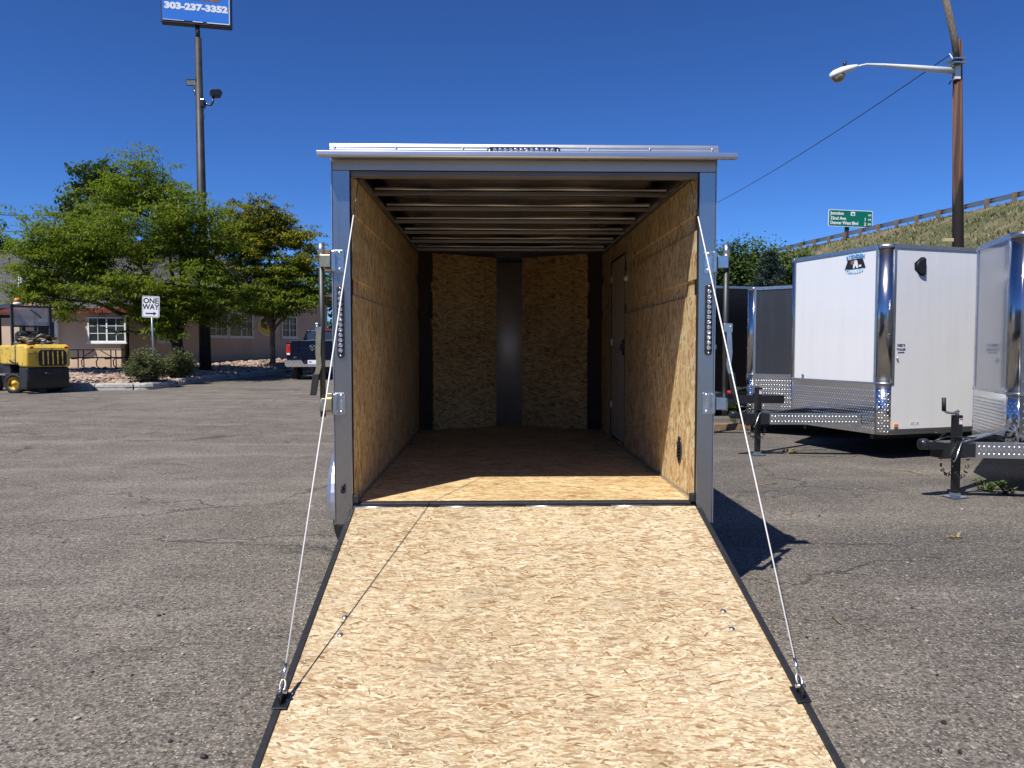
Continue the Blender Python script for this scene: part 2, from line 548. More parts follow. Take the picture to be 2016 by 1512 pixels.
M['fascia'] = plain("red_brown_trim", (0.20, 0.03, 0.025), 0.6, 0, 0.2, 6)
M['brown_slat'] = plain('brown_table_board', (0.06, 0.035, 0.028), 0.6)
M['shingle'] = make_shingle()
M['curtain'] = plain("window_blind", (0.42, 0.42, 0.40), 0.8, 0, 0.15, 10)
M['pole_paint'] = plain("weathered_black_pole", (0.028, 0.027, 0.026), 0.55, 0, 0.45, 3.5, bump=0.15)
M['sign_blue'] = plain("sign_blue", (0.035, 0.19, 0.66), 0.35, 0, 0.06, 3)
M['sign_brown'] = plain("sign_brown", (0.22, 0.11, 0.06), 0.5, 0, 0.5, 9)
M['sign_black'] = plain("sign_black", (0.018, 0.018, 0.02), 0.5, 0, 0.1, 9)
M['sign_green'] = plain("sign_green", (0.0, 0.155, 0.095), 0.4, 0, 0.06, 3)
M['sign_white'] = plain("sign_white", (0.83, 0.84, 0.85), 0.4, 0, 0.03, 3)
M['sign_yellow'] = plain("sign_yellow", (0.75, 0.55, 0.02), 0.45, 0, 0.05, 3)
M['decal_blue'] = plain("decal_blue", (0.10, 0.32, 0.62), 0.35, 0, 0.2, 20)
M['decal_sky'] = plain("decal_pale_blue", (0.42, 0.64, 0.82), 0.35, 0, 0.2, 20)
M['decal_navy'] = plain("decal_navy", (0.02, 0.04, 0.16), 0.4, 0, 0.1, 20)
M['decal_brown'] = plain("decal_brown", (0.25, 0.14, 0.09), 0.4, 0, 0.3, 40)
M['wood_pole'] = make_wood_pole()
M['grey_wood'] = make_bark("weathered_strut", (0.11, 0.085, 0.065), (0.22, 0.18, 0.145))
M['post_wood'] = make_bark("guard_post_wood", (0.13, 0.10, 0.07), (0.27, 0.22, 0.165))
M['timber'] = make_bark("old_timber", (0.20, 0.13, 0.075), (0.34, 0.24, 0.15))
M['lamp_white'] = plain("lamp_enamel", (0.72, 0.74, 0.74), 0.35, 0, 0.06, 3)
M['lamp_glass'] = plain("old_refractor", (0.30, 0.22, 0.13), 0.2, 0, 0.35, 14, coat=0.8)
M['hill'] = make_hill()
M['bed'] = make_bed()
M['rock'] = make_rock()
M['kerb'] = make_concrete("old_kerb", (0.33, 0.315, 0.29), (0.56, 0.54, 0.50))
M['concrete'] = make_concrete("concrete_pad", (0.27, 0.25, 0.225), (0.40, 0.375, 0.34), 3)
M['bark'] = make_bark("locust_bark", (0.035, 0.027, 0.022), (0.11, 0.09, 0.075))
M['bark_pale'] = make_bark("grey_bark", (0.12, 0.10, 0.08), (0.27, 0.235, 0.19))
M['leaf_locust'] = make_leaf("locust_leaf", [(0.11, 0.165, 0.018), (0.155, 0.215, 0.022), (0.195, 0.25, 0.028), (0.25, 0.285, 0.035), (0.13, 0.185, 0.025)], 0.5)
M['leaf_gold'] = make_leaf("yellowing_leaf", [(0.12, 0.165, 0.02), (0.20, 0.22, 0.025), (0.36, 0.30, 0.025), (0.40, 0.28, 0.02), (0.15, 0.19, 0.022), (0.11, 0.15, 0.02)], 0.45)
M['leaf_dark'] = make_leaf("broad_leaf", [(0.035, 0.075, 0.015), (0.055, 0.105, 0.022), (0.075, 0.125, 0.03), (0.11, 0.145, 0.04)], 0.25)
M['leaf_light'] = make_leaf("young_leaf", [(0.07, 0.13, 0.03), (0.10, 0.16, 0.035), (0.15, 0.19, 0.05), (0.055, 0.10, 0.025)], 0.35)
M['needle'] = make_leaf("blue_needle", [(0.045, 0.075, 0.062), (0.075, 0.115, 0.10), (0.11, 0.155, 0.14), (0.055, 0.09, 0.07)], 0.1)
M['leaf_bush'] = make_leaf("bush_leaf", [(0.06, 0.085, 0.03), (0.09, 0.12, 0.045), (0.15, 0.175, 0.075), (0.20, 0.205, 0.10)], 0.25)
M['straw'] = make_leaf("dry_straw", [(0.36, 0.28, 0.15), (0.46, 0.37, 0.20), (0.28, 0.22, 0.12), (0.34, 0.29, 0.17)], 0.2)
M['grass_mix'] = make_leaf("slope_grass", [(0.11, 0.135, 0.055), (0.145, 0.16, 0.07), (0.22, 0.20, 0.11), (0.36, 0.305, 0.20), (0.16, 0.165, 0.08)], 0.2)
M['pebble'] = plain('pebble_stone', (0.30, 0.275, 0.245), 0.9, 0, 0.5, 9)


# ------------------------------------------------------------------ object helpers
def tag(o, label=None, cat=None, group=None, kind=None):
    if label:
        o["label"] = label
    if cat:
        o["category"] = cat
    if group:
        o["group"] = group
    if kind:
        o["kind"] = kind
    return o


def thing(name, label, cat, loc=(0, 0, 0), rotz=0.0, group=None):
    o = bpy.data.objects.new(name, None)
    o.empty_display_size = 0.2
    COL.objects.link(o)
    o.location = loc
    o.rotation_euler = (0, 0, rotz)
    return tag(o, label, cat, group)


def chain(o):
    m = Matrix.Identity(4)
    while o is not None:
        m = Matrix.LocRotScale(o.location, o.rotation_euler, o.scale) @ m
        o = o.parent
    return m


def link_mesh(name, me, mat, parent=None):
    ob = bpy.data.objects.new(name, me)
    COL.objects.link(ob)
    if mat is not None:
        me.materials.clear()
        me.materials.append(mat)
    if parent is not None:
        ob.parent = parent
    return ob


class MB:
    """collects solids, links them as one mesh object"""

    def __init__(self, X=None):
        self.v, self.f, self.s = [], [], []
        self.X = X or Matrix.Identity(4)

    def add(self, vs, fs, smooth=False):
        o = len(self.v)
        self.v += [self.X @ Vector(p) for p in vs]
        self.f += [tuple(i + o for i in q) for q in fs]
        self.s += [smooth] * len(fs)
        return self

    def box(self, x0, x1, y0, y1, z0, z1):
        v = [(x, y, z) for z in (z0, z1) for y in (y0, y1) for x in (x0, x1)]
        return self.add(v, [(0, 2, 3, 1), (4, 5, 7, 6), (0, 1, 5, 4), (2, 6, 7, 3), (0, 4, 6, 2), (1, 3, 7, 5)])

    def prism(self, pts, vec):
        """polygon (3D points) extruded by vec"""
        n = len(pts)
        a = [Vector(p) for p in pts]
        b = [p + Vector(vec) for p in a]
        nrm = Vector((0, 0, 0))
        for i in range(n):
            nrm += (a[i] - a[0]).cross(a[(i + 1) % n] - a[0])
        fl = nrm.dot(Vector(vec)) > 0
        fs = [tuple(range(n))[::-1] if fl else tuple(range(n)), tuple(range(n, 2 * n)) if fl else tuple(range(n, 2 * n))[::-1]]
        for i in range(n):
            j = (i + 1) % n
            fs.append((i, j, n + j, n + i) if fl else (j, i, n + i, n + j))
        return self.add(a + b, fs)

    def tube(self, pts, rad, n=8, caps=True, smooth=True):
        pts = [Vector(p) for p in pts]
        if isinstance(rad, (int, float)):
            rad = [rad] * len(pts)
        vs, fs = [], []
        ref = None
        for i, p in enumerate(pts):
            t = (pts[min(i + 1, len(pts) - 1)] - pts[max(i - 1, 0)]).normalized()
            if ref is None:
                ref = Vector((0, 0, 1)) if abs(t.z) < 0.9 else Vector((1, 0, 0))
            u = (ref - t * ref.dot(t))
            u = u.normalized() if u.length > 1e-6 else t.orthogonal().normalized()
            ref = u
            w = t.cross(u)
            for k in range(n):
                a = 2 * math.pi * k / n
                vs.append(p + (u * math.cos(a) + w * math.sin(a)) * rad[i])
        for i in range(len(pts) - 1):
            for k in range(n):
                q = (k + 1) % n
                fs.append((i * n + k, i * n + q, (i + 1) * n + q, (i + 1) * n + k))
        self.add(vs, fs, smooth)
        if caps:
            o = len(self.v) - len(vs)
            self.f += [tuple(o + k for k in range(n))[::-1], tuple(o + (len(pts) - 1) * n + k for k in range(n))]
            self.s += [False, False]
        return self

    def lathe(self, prof, n=24, X=None, smooth=True, close=False, cap0=True):
        """profile (radius, height) turned about local z of matrix X"""
        X = X or Matrix.Identity(4)
        vs, fs = [], []
        for r, h in prof:
            for k in range(n):
                a = 2 * math.pi * k / n
                vs.append(X @ Vector((r * math.cos(a), r * math.sin(a), h)))
        m = len(prof)
        for i in range(m - 1 + (1 if close else 0)):
            j = (i + 1) % m
            for k in range(n):
                q = (k + 1) % n
                fs.append((i * n + k, i * n + q, j * n + q, j * n + k))
        if not close:
            if cap0:
                fs.append(tuple(range(n))[::-1])
            fs.append(tuple((m - 1) * n + k for k in range(n)))
        return self.add(vs, fs, smooth)

    def build(self, name, mat, parent=None, world=True, bevel=0.0, seg=2):
        me = bpy.data.meshes.new(name)
        inv = chain(parent).inverted() if (parent is not None and world) else None
        vs = [inv @ p for p in self.v] if inv is not None else self.v
        me.from_pydata([tuple(p) for p in vs], [], self.f)
        me.polygons.foreach_set("use_smooth", self.s)
        bm = bmesh.new()
        bm.from_mesh(me)
        bmesh.ops.recalc_face_normals(bm, faces=bm.faces)
        bm.to_mesh(me)
        bm.free()
        me.update()
        ob = link_mesh(name, me, mat, parent)
        if bevel > 0:
            b = ob.modifiers.new("bevel", 'BEVEL')
            b.width, b.segments, b.limit_method, b.angle_limit = bevel, seg, 'ANGLE', R(40)
        return ob


def quads_mesh(name, V, mat, parent=None):
    """V: (n,4,3) numpy array of separate quads"""
    n = len(V)
    me = bpy.data.meshes.new(name)
    me.vertices.add(n * 4)
    me.vertices.foreach_set("co", V.reshape(-1).astype(np.float32))
    me.loops.add(n * 4)
    me.loops.foreach_set("vertex_index", np.arange(n * 4, dtype=np.int32))
    me.polygons.add(n)
    me.polygons.foreach_set("loop_start", np.arange(0, n * 4, 4, dtype=np.int32))
    me.update(calc_edges=True)
    me.validate()
    return link_mesh(name, me, mat, parent)


def text(name, s, size, X, mat, parent, ext=0.002, bold=0.0, sx=1.0, align='CENTER', world=True):
    """flat lettering as a thin solid; X places the text plane (local xy) in the world"""
    cu = bpy.data.curves.new(name, 'FONT')
    cu.body = s
    cu.size = size
    cu.extrude = ext
    cu.offset = bold
    cu.align_x = align
    cu.align_y = 'CENTER'
    cu.resolution_u = 3
    tmp = bpy.data.objects.new(name + "_tmp", cu)
    me = bpy.data.meshes.new_from_object(tmp)
    bpy.data.objects.remove(tmp)
    inv = chain(parent).inverted() if world else Matrix.Identity(4)
    me.transform(inv @ X @ Matrix.Diagonal((sx, 1, 1, 1)))
    me.name = name
    return link_mesh(name, me, mat, parent)


def frame(o, u, v):
    """matrix with origin o, x axis u, y axis v"""
    u = Vector(u).normalized()
    v = Vector(v)
    v = (v - u * v.dot(u)).normalized()
    w = u.cross(v)
    m = Matrix((u, v, w)).transposed().to_4x4()
    m.translation = Vector(o)
    return m


def copy_tree(o, parent=None):
    c = o.copy()
    COL.objects.link(c)
    c.parent = parent
    for ch in list(o.children):
        copy_tree(ch, c)
    return c


# ================================================================== LARGE STRUCTURE
# ------------------------------------------------------------------ ground
def grid_mesh(name, xs, ys, zf, mat, kind="structure"):
    vs = [(x, y, zf(x, y)) for y in ys for x in xs]
    nx = len(xs)
    fs = [(j * nx + i, j * nx + i + 1, (j + 1) * nx + i + 1, (j + 1) * nx + i) for j in range(len(ys) - 1) for i in range(nx - 1)]
    me = bpy.data.meshes.new(name)
    me.from_pydata(vs, [], fs)
    me.polygons.foreach_set("use_smooth", [True] * len(fs))
    ob = link_mesh(name, me, mat)
    ob["kind"] = kind
    return ob


gx = [-2500, -900, -300, -120] + list(range(-60, 61, 3)) + [120, 300, 900, 2500]
gy = [-600, -150, -50] + list(range(-20, 91, 3)) + [130, 300, 900, 2500]
grid_mesh("ground", gx, gy, gz, M['asphalt'])

# ------------------------------------------------------------------ embankment with the highway on top
RAIL0 = at(2000, 384, 43.0)
RAILD = Vector((-0.185, 0.983, 0)).normalized()
RAILN = Vector((-RAILD.y, RAILD.x, 0))          # towards the lot
HILL_Z = RAIL0.z - 0.30


def hill_z(t, s):
    """s: distance from the guardrail towards the lot"""
    if s < 0:
        z = HILL_Z + 0.05
    else:
        k = min(1.0, s / 20.5)
        z = HILL_Z * (1 - k) - 0.35 * k
        z += 0.30 * math.sin(t * 0.21 + s * 0.4) * math.sin(math.pi * k) + 0.16 * math.sin(t * 0.63 - s * 0.9) * math.sin(math.pi * k)
    return z


ts = [-60 + 2.0 * i for i in range(151)]
ss = [-40, -16, -8, -1.2, -0.4] + [0.9 * i for i in range(1, 24)] + [24]
vs_, fs_ = [], []
for t in ts:
    for s in ss:
        p = RAIL0 + RAILD * t + RAILN * s
        z = hill_z(t, s) + (random.uniform(-0.09, 0.09) if 0 < s < 20 else 0)
        if s == -40:
            z = -1
        vs_.append((p.x, p.y, z))
n_ = len(ss)
for j in range(len(ts) - 1):
    for i in range(n_ - 1):
        fs_.append((j * n_ + i, j * n_ + i + 1, (j + 1) * n_ + i + 1, (j + 1) * n_ + i))
me = bpy.data.meshes.new("embankment")
me.from_pydata(vs_, [], fs_)
me.polygons.foreach_set("use_smooth", [True] * len(fs_))
hill = link_mesh("embankment", me, M['hill'])
hill["kind"] = "structure"

rng = np.random.default_rng(5)


def blades(P, h, w, lean, seed=1):
    """upright grass blades: quads standing at points P"""
    r = np.random.default_rng(seed)
    n = len(P)
    yaw = r.uniform(0, 2 * np.pi, n)
    u = np.stack([np.cos(yaw), np.sin(yaw), np.zeros(n)], 1)
    ly = r.uniform(0, 2 * np.pi, n)
    ln = np.stack([np.cos(ly), np.sin(ly), np.zeros(n)], 1) * (lean * r.uniform(0.2, 1.2, n))[:, None]
    hh = (h * r.uniform(0.5, 1.3, n))[:, None]
    ww = (w * r.uniform(0.6, 1.3, n))[:, None]
    top = P + np.array([0, 0, 1.0]) * hh + ln * hh
    return np.stack([P - u * ww, P + u * ww, top + u * ww * 0.25, top - u * ww * 0.25], 1)


NG = 42000
tt = rng.uniform(-22, 90, NG)
sg = rng.uniform(0.2, 16, NG)
gp = np.array([[RAIL0.x + RAILD.x * t + RAILN.x * s, RAIL0.y + RAILD.y * t + RAILN.y * s, hill_z(t, s) - 0.04] for t, s in zip(tt, sg)])
g = quads_mesh("slope_grass", blades(gp, 0.19, 0.045, 0.9, 3), M['grass_mix'])
tag(g, "dry and green grass growing on the highway embankment", "grass", kind="stuff")

# ------------------------------------------------------------------ raised planting bed in front of the building
KERB_PX = [(112, 768), (150, 768.5), (200, 768.5), (250, 768), (300, 767), (340, 762), (375, 755.5), (405, 750.5), (440, 747), (490, 742.5), (535, 738.5), (575, 735.5), (620, 732)]
kerb_pts = [gnd(*q) for q in KERB_PX]


def house_line(px):
    """base line of the building under image column px"""
    if px <= 252:
        return at(px, 684, 31.8)
    k = (px - 972) / 1500.0
    t = (-15.35 - k * 31.8) / (k * 0.866 - 0.5)
    return Vector((-15.35 + 0.5 * t, 31.8 + 0.866 * t, 0))


bed_v, bed_f = [], []
NB = 9
for i, q in enumerate(kerb_pts):
    b = house_line(KERB_PX[i][0])
    b.z = 0.62 if KERB_PX[i][0] < 300 else 0.62 + 0.35 * (KERB_PX[i][0] - 300) / 320
    for j in range(NB):
        k = j / (NB - 1)
        p = q.lerp(b, k)
        p.z = (q.z + 0.10) * (1 - k ** 0.75) + b.z * k ** 0.75 + random.uniform(-0.02, 0.02)
        if j == 0:
            p.z = q.z + 0.09
        bed_v.append(tuple(p))
for i in range(len(kerb_pts) - 1):
    for j in range(NB - 1):
        bed_f.append((i * NB + j, (i + 1) * NB + j, (i + 1) * NB + j + 1, i * NB + j + 1))
me = bpy.data.meshes.new("planting_bed")
me.from_pydata(bed_v, [], bed_f)
bed = link_mesh("planting_bed", me, M['bed'])
bed["kind"] = "structure"


def bed_point(px, k):
    """a point on the bed: px = column, k = 0 at the kerb .. 1 at the wall"""
    for i in range(len(KERB_PX) - 1):
        if KERB_PX[i][0] <= px <= KERB_PX[i + 1][0]:
            f = (px - KERB_PX[i][0]) / (KERB_PX[i + 1][0] - KERB_PX[i][0])
            jj = min(NB - 2, int(k * (NB - 1)))
            g_ = k * (NB - 1) - jj
            a = Vector(bed_v[i * NB + jj]).lerp(Vector(bed_v[i * NB + jj + 1]), g_)
            b = Vector(bed_v[(i + 1) * NB + jj]).lerp(Vector(bed_v[(i + 1) * NB + jj + 1]), g_)
            return a.lerp(b, f)
    return Vector(bed_v[0])


# stones of the bed (uncountable)
ico = bmesh.new()
bmesh.ops.create_icosphere(ico, subdivisions=1, radius=1.0)
ICO_V = np.array([v.co[:] for v in ico.verts])
ICO_F = [[v.index for v in f.verts] for f in ico.faces]
ico.free()


def stones(name, P, S, mat, label, seed):
    r = np.random.default_rng(seed)
    V, F = [], []
    for i, (p, s) in enumerate(zip(P, S)):
        q = ICO_V * r.uniform(0.75, 1.2, (len(ICO_V), 1)) * (s * r.uniform(0.7, 1.3, 3) * np.array([1, 1, 0.62]))
        a = r.uniform(0, 6.28)
        ca, sa = math.cos(a), math.sin(a)
        q = q @ np.array([[ca, sa, 0], [-sa, ca, 0], [0, 0, 1]])
        o = i * len(ICO_V)
        V.append(q + np.array(p))
        F += [tuple(x + o for x in f) for f in ICO_F]
    me = bpy.data.meshes.new(name)
    me.from_pydata(np.concatenate(V).tolist(), [], F)
    return tag(link_mesh(name, me, mat), label, "stones", kind="stuff")


sp, sz = [], []
for _ in range(3800):
    px = random.uniform(116, 615)
    p = bed_point(px, random.random() ** 1.15 * 0.85 + 0.01)
    sp.append((p.x, p.y, p.z + 0.01))
    sz.append(random.choice((0.04, 0.06, 0.07, 0.09, 0.12)) * random.uniform(0.7, 1.2))
stones("bed_stones", sp, sz, M['rock'], "tan and grey landscaping stones covering the planting bed", 3)

# kerb: separate worn concrete blocks
kerb = thing("kerb", "worn pale concrete kerb blocks edging the stone bed", "kerb", kerb_pts[0])


def path_len(pts):
    L = [0]
    for a, b in zip(pts, pts[1:]):
        L.append(L[-1] + (b - a).length)
    return L


def path_at(pts, L, s):
    for i in range(len(pts) - 1):
        if s <= L[i + 1]:
            return pts[i].lerp(pts[i + 1], (s - L[i]) / (L[i + 1] - L[i]))
    return pts[-1]


KL = path_len(kerb_pts)
s = 0.0
kk = 0
while s < KL[-1] - 0.3:
    ln = random.uniform(0.95, 1.25) if s < 4 else random.uniform(1.6, 2.4)
    e = min(KL[-1], s + ln)
    m = MB()
    nst = 4
    ring = []
    hgt = 0.20 + random.uniform(-0.015, 0.02)
    for i in range(nst + 1):
        a = path_at(kerb_pts, KL, s + (e - s) * i / nst)
        b = path_at(kerb_pts, KL, min(KL[-1], s + (e - s) * i / nst + 0.05))
        d = (b - a)
        d = d.normalized() if d.length > 1e-5 else d0
        d0 = d
        nrm = Vector((-d.y, d.x, 0))
        j = lambda: random.uniform(-0.008, 0.008)
        end = 0.03 if i in (0, nst) else 0
        ring.append([a + nrm * (j()) + Vector((0, 0, -0.03)), a + nrm * (0.02 + j() + end * .4) + Vector((0, 0, hgt * 0.8 + j() - end * .5)),
                     a + nrm * (0.05 + j()) + Vector((0, 0, hgt + j() - end * .7)), a + nrm * 0.2 + Vector((0, 0, hgt + j() - end * .7)), a + nrm * 0.24 + Vector((0, 0, -0.03))])
    vs = [p for r_ in ring for p in r_]
    fs = []
    for i in range(nst):
        for q in range(5):
            w = (q + 1) % 5
            fs.append((i * 5 + q, i * 5 + w, (i + 1) * 5 + w, (i + 1) * 5 + q))
    fs += [(0, 1, 2, 3, 4), tuple(nst * 5 + q for q in (4, 3, 2, 1, 0))]
    m.add(vs, fs)
    m.build("kerb_block", M['kerb'], kerb)
    s = e + random.uniform(0.02, 0.06)
    kk += 1

# concrete pad for the picnic table
pad = MB()
pc = at(185, 728, 29.6)
pad.box(pc.x - 2.6, pc.x + 1.5, pc.y - 1.1, pc.y + 1.9, 0.2, 0.60)
pad = pad.build("concrete_pad", M['concrete'], bevel=0.02)
pad["kind"] = "structure"

# ------------------------------------------------------------------ building
A_ = Vector((-34.0, 31.8, 0))
B_ = Vector((-15.35, 31.8, 0))
DW = Vector((0.5, 0.866, 0))                      # run of the shaded wall
C_ = B_ + DW * 12.6
E_ = Vector((-20.0, 50.0, 0))
F_ = Vector((-34.0, 46.0, 0))
house = thing("office_building", "tan stucco building with grey shingle roof and white windows behind the trees", "building", (-15.35, 31.8, 0.2))
EZ1, EZ2 = 3.05, 4.15
m = MB()
m.prism([(A_.x, A_.y, 0.1), (B_.x, B_.y, 0.1), (B_.x - 2, B_.y + 10, 0.1), (F_.x, F_.y, 0.1)], (0, 0, EZ1 - 0.1))
m.build("wall", M['stucco'], house)
NW = Vector((DW.y, -DW.x, 0))                     # outward normal of the shaded wall
b1 = B_ + DW * 0.55 - NW * 0.25
c1 = C_ - NW * 0.25
m = MB()
m.prism([(b1.x, b1.y, 0.1), (c1.x, c1.y, 0.1), (E_.x, E_.y, 0.1), (B_.x - 3, B_.y + 7, 0.1)], (0, 0, EZ2 - 0.1))
m.build("wall", M['stucco'], house)


def roof_face(m, pts, th=0.12):
    m.prism(pts, (0, 0, -th))


R1, R2 = at(128, 476, 38.0), at(330, 474, 40.0)
m = MB()
a, b, f = A_ + Vector((-0.5, -0.26, EZ1 - 0.05)), B_ + Vector((0.5, -0.26, EZ1 - 0.05)), F_ + Vector((-0.5, 0.5, EZ1 - 0.05))
e2 = Vector((B_.x + 3.5, B_.y + 10, EZ1 - 0.05))
roof_face(m, [a, b, R2, R1])
roof_face(m, [b, e2, R2])
roof_face(m, [f, a, R1])
roof = m.build("roof", M['shingle'], house)
m = MB()
m.box(a.x, b.x, a.y - 0.03, a.y + 0.02, EZ1 - 0.20, EZ1 - 0.02)
m.build("fascia_board", M['fascia'], house)
R3 = R2.lerp(E_ + Vector((0, 0, 7.0)), 0.45)
b2 = b1 + NW * 0.95 - DW * 0.4 + Vector((0, 0, EZ2))
c2 = c1 + NW * 0.95 + DW * 0.5 + Vector((0, 0, EZ2))
m = MB()
roof_face(m, [b2, c2, R3 + Vector((2.5, 2.5, -0.4)), R2 + Vector((0.3, 0.5, 0.1))])
roof_face(m, [c2, E_ + Vector((0, 0, EZ2)), R3 + Vector((2.5, 2.5, -0.4))])
m.build("roof", M['shingle'], house)
m = MB()
m.prism([b2 + Vector((0, 0, -0.22)) + NW * 0.02, c2 + Vector((0, 0, -0.22)) + NW * 0.02, c2 + Vector((0, 0, -0.02)) + NW * 0.02, b2 + Vector((0, 0, -0.02)) + NW * 0.02], NW * 0.04)
m.build("fascia_board", M['fascia'], house)


def window(o, u, w, h, halves=2, nx=2, nz=3, open_half=None):
    """window on a wall: o = lower corner, u = run direction; frame, muntins, panes"""
    o, u = Vector(o), Vector(u).normalized()
    nrm = Vector((u.y, -u.x, 0))
    X = Matrix((u, Vector((0, 0, 1)), -nrm)).transposed().to_4x4()
    X = Matrix((u, Vector((0, 0, 1)), nrm)).transposed().to_4x4()
    X.translation = o
    t = 0.06
    m = MB(X)
    m.box(-t, w + t, -t, 0, -0.05, 0.05)
    m.box(-t, w + t, h, h + t, -0.05, 0.05)
    m.box(-t, 0, 0, h, -0.05, 0.05)
    m.box(w, w + t, 0, h, -0.05, 0.05)
    hw = w / halves
    for i in range(1, halves):
        m.box(i * hw - 0.03, i * hw + 0.03, 0, h, -0.04, 0.045)
    win = m.build("window", M['white'], house)
    for i in range(halves):
        x0, x1 = i * hw + (0.03 if i else 0), (i + 1) * hw - (0.03 if i < halves - 1 else 0)
        MB(X).box(x0, x1, 0, h, -0.04, 0.012).build("pane", M['glass'], win)
        if open_half == i:
            continue
        mu = MB(X)
        for k in range(1, nx):
            xx = x0 + (x1 - x0) * k / nx
            mu.box(xx - 0.012, xx + 0.012, 0, h, 0.013, 0.026)
        for k in range(1, nz):
            zz = h * k / nz
            mu.box(x0, x1, zz - 0.012, zz + 0.012, 0.013, 0.024)
        mu.build("muntin", M['white'], win)
    sl = MB(X)
    sl.box(-0.1, w + 0.1, -0.12, -0.062, -0.04, 0.09)
    sl.build("sill", M['white'], win)
    return win


def on_front(px, py):
    return at(px, py, 31.8 - 0.02)


p0, p1 = on_front(177, 671), on_front(245, 627)
window((p0.x, p0.y, p0.z), (1, 0, 0), p1.x - p0.x, p1.z - p0.z)


def on_side(px, py):
    d = ray(px, py)
    o = b1 + NW * 0.02
    t = (Vector((o.x, o.y, 0)) - Vector((0, 0, 0))).dot(NW) / d.dot(NW)
    return Vector((0, 0, CAM_Z)) + d * t


for (x0, y0, x1, y1, op) in ((312, 670, 352, 628, None), (402, 660, 445, 619, None), (452, 661, 495, 619, 0), (556, 662, 582, 626, None)):
    p0, p1 = on_side(x0, y0), on_side(x1, y1)
    w = (Vector((p1.x, p1.y)) - Vector((p0.x, p0.y))).length
    window(p0, DW, w, p1.z - p0.z, open_half=op)

# door with a small gable
p0, p1 = on_front(73, 724), on_front(116, 628)
m = MB()
dx0, dx1, dz0, dz1 = p0.x, p1.x, 0.6, p1.z
m.box(dx0, dx0 + 0.13, 31.66, 31.82, dz0, dz1)
m.box(dx1 - 0.13, dx1, 31.66, 31.82, dz0, dz1)
m.box(dx0 + 0.13, dx1 - 0.13, 31.66, 31.82, dz1 - 0.12, dz1)
m.box(dx0 + 0.13, dx1 - 0.13, 31.67, 31.82, dz0 + 0.95, dz0 + 1.03)
door = m.build("door", M['white'], house)
MB().box(dx0 + 0.13, dx1 - 0.13, 31.70, 31.81, dz0 + 1.03, dz1 - 0.12).build("pane", M['glass'], door)
MB().box(dx0 + 0.13, dx1 - 0.13, 31.70, 31.81, dz0 + 0.05, dz0 + 0.95).build("pane", M['glass'], door)
gb = on_front(88, 612)
m = MB()
m.prism([(gb.x - 1.15, 30.9, EZ1 - 0.1), (gb.x + 1.15, 30.9, EZ1 - 0.1), (gb.x, 30.9, EZ1 + 0.45)], (0, 2.4, 0))
gable = m.build("gable", M['stucco'], house)
m = MB()
m.prism([(gb.x - 1.3, 30.8, EZ1 - 0.12), (gb.x, 30.8, EZ1 + 0.50), (gb.x, 30.8, EZ1 + 0.57), (gb.x - 1.32, 30.8, EZ1 - 0.03)], (0, 2.6, 0))
m.prism([(gb.x + 1.3, 30.8, EZ1 - 0.12), (gb.x, 30.8, EZ1 + 0.50), (gb.x, 30.8, EZ1 + 0.57), (gb.x + 1.32, 30.8, EZ1 - 0.03)], (0, 2.6, 0))
m.build("gable_roof", M['shingle'], house)
MB().box(gb.x - 1.2, gb.x + 1.2, 30.84, 30.9, EZ1 - 0.24, EZ1 - 0.10).build("fascia_board", M['fascia'], house)
# vent pipe on the roof
m = MB()
vp = at(41, 575, 33.6)
m.tube([(vp.x, vp.y, vp.z - 0.3), (vp.x, vp.y, vp.z + 0.75)], 0.09, 10)
m.tube([(vp.x, vp.y, vp.z + 0.76), (vp.x, vp.y, vp.z + 0.86)], 0.15, 10)
m.box(vp.x - 0.25, vp.x + 0.25, vp.y - 0.25, vp.y + 0.25, vp.z - 0.32, vp.z - 0.02)
m.build("vent_pipe", M['white'], house)
# oval wall sign, yellow with a dark upper half
so = on_side(527, 641)
X = Matrix((DW, Vector((0, 0, 1)), NW)).transposed().to_4x4()
X.translation = so + NW * 0.04
wall_sign = thing("wall_sign", "yellow and black oval trailer sign on the shaded building wall", "sign", tuple(so))


def oval(m, rx, rz, d0, d1, lo=0, hi=360, n=36):
    pts = [(rx * math.cos(R(lo + (hi - lo) * i / n)), rz * math.sin(R(lo + (hi - lo) * i / n)), d0) for i in range(n + (0 if hi - lo == 360 else 1))]
    m.prism(pts, (0, 0, d1 - d0))
    return m


oval(MB(X), 0.62, 0.47, -0.06, 0.0).build("board", M['sign_yellow'], wall_sign)
oval(MB(X), 0.66, 0.51, -0.06, -0.01).build("rim", M['sign_white'], wall_sign)
oval(MB(X), 0.58, 0.43, 0.001, 0.006, 25, 155).build("panel", M['sign_black'], wall_sign)
text("lettering", "BigTex", 0.40, X @ Matrix.Translation((0, 0.02, 0.01)), M['sign_black'], wall_sign, 0.003, 0.012, 0.85)


# ------------------------------------------------------------------ trees
class Tree:
    def __init__(self, seed):
        self.r = random.Random(seed)
        self.n = np.random.default_rng(seed)
        self.b = MB()
        self.tips = []

    def limb(self, a, b, r0, r1, sag=0.1, k=6, wob=0.12, sides=6):
        a, b = Vector(a), Vector(b)
        L = (b - a).length
        mid = a.lerp(b, 0.5) + Vector((self.r.uniform(-1, 1), self.r.uniform(-1, 1), 0)) * L * wob + Vector((0, 0, sag * L))
        pts, rad = [], []
        for i in range(k + 1):
            t = i / k
            p = a * (1 - t) ** 2 + mid * 2 * t * (1 - t) + b * t * t
            if 0 < i < k:
                p += Vector((self.r.uniform(-1, 1), self.r.uniform(-1, 1), self.r.uniform(-1, 1))) * L * 0.018
            pts.append(p)
            rad.append(r0 + (r1 - r0) * t)
        self.b.tube(pts, rad, sides)
        return pts, rad


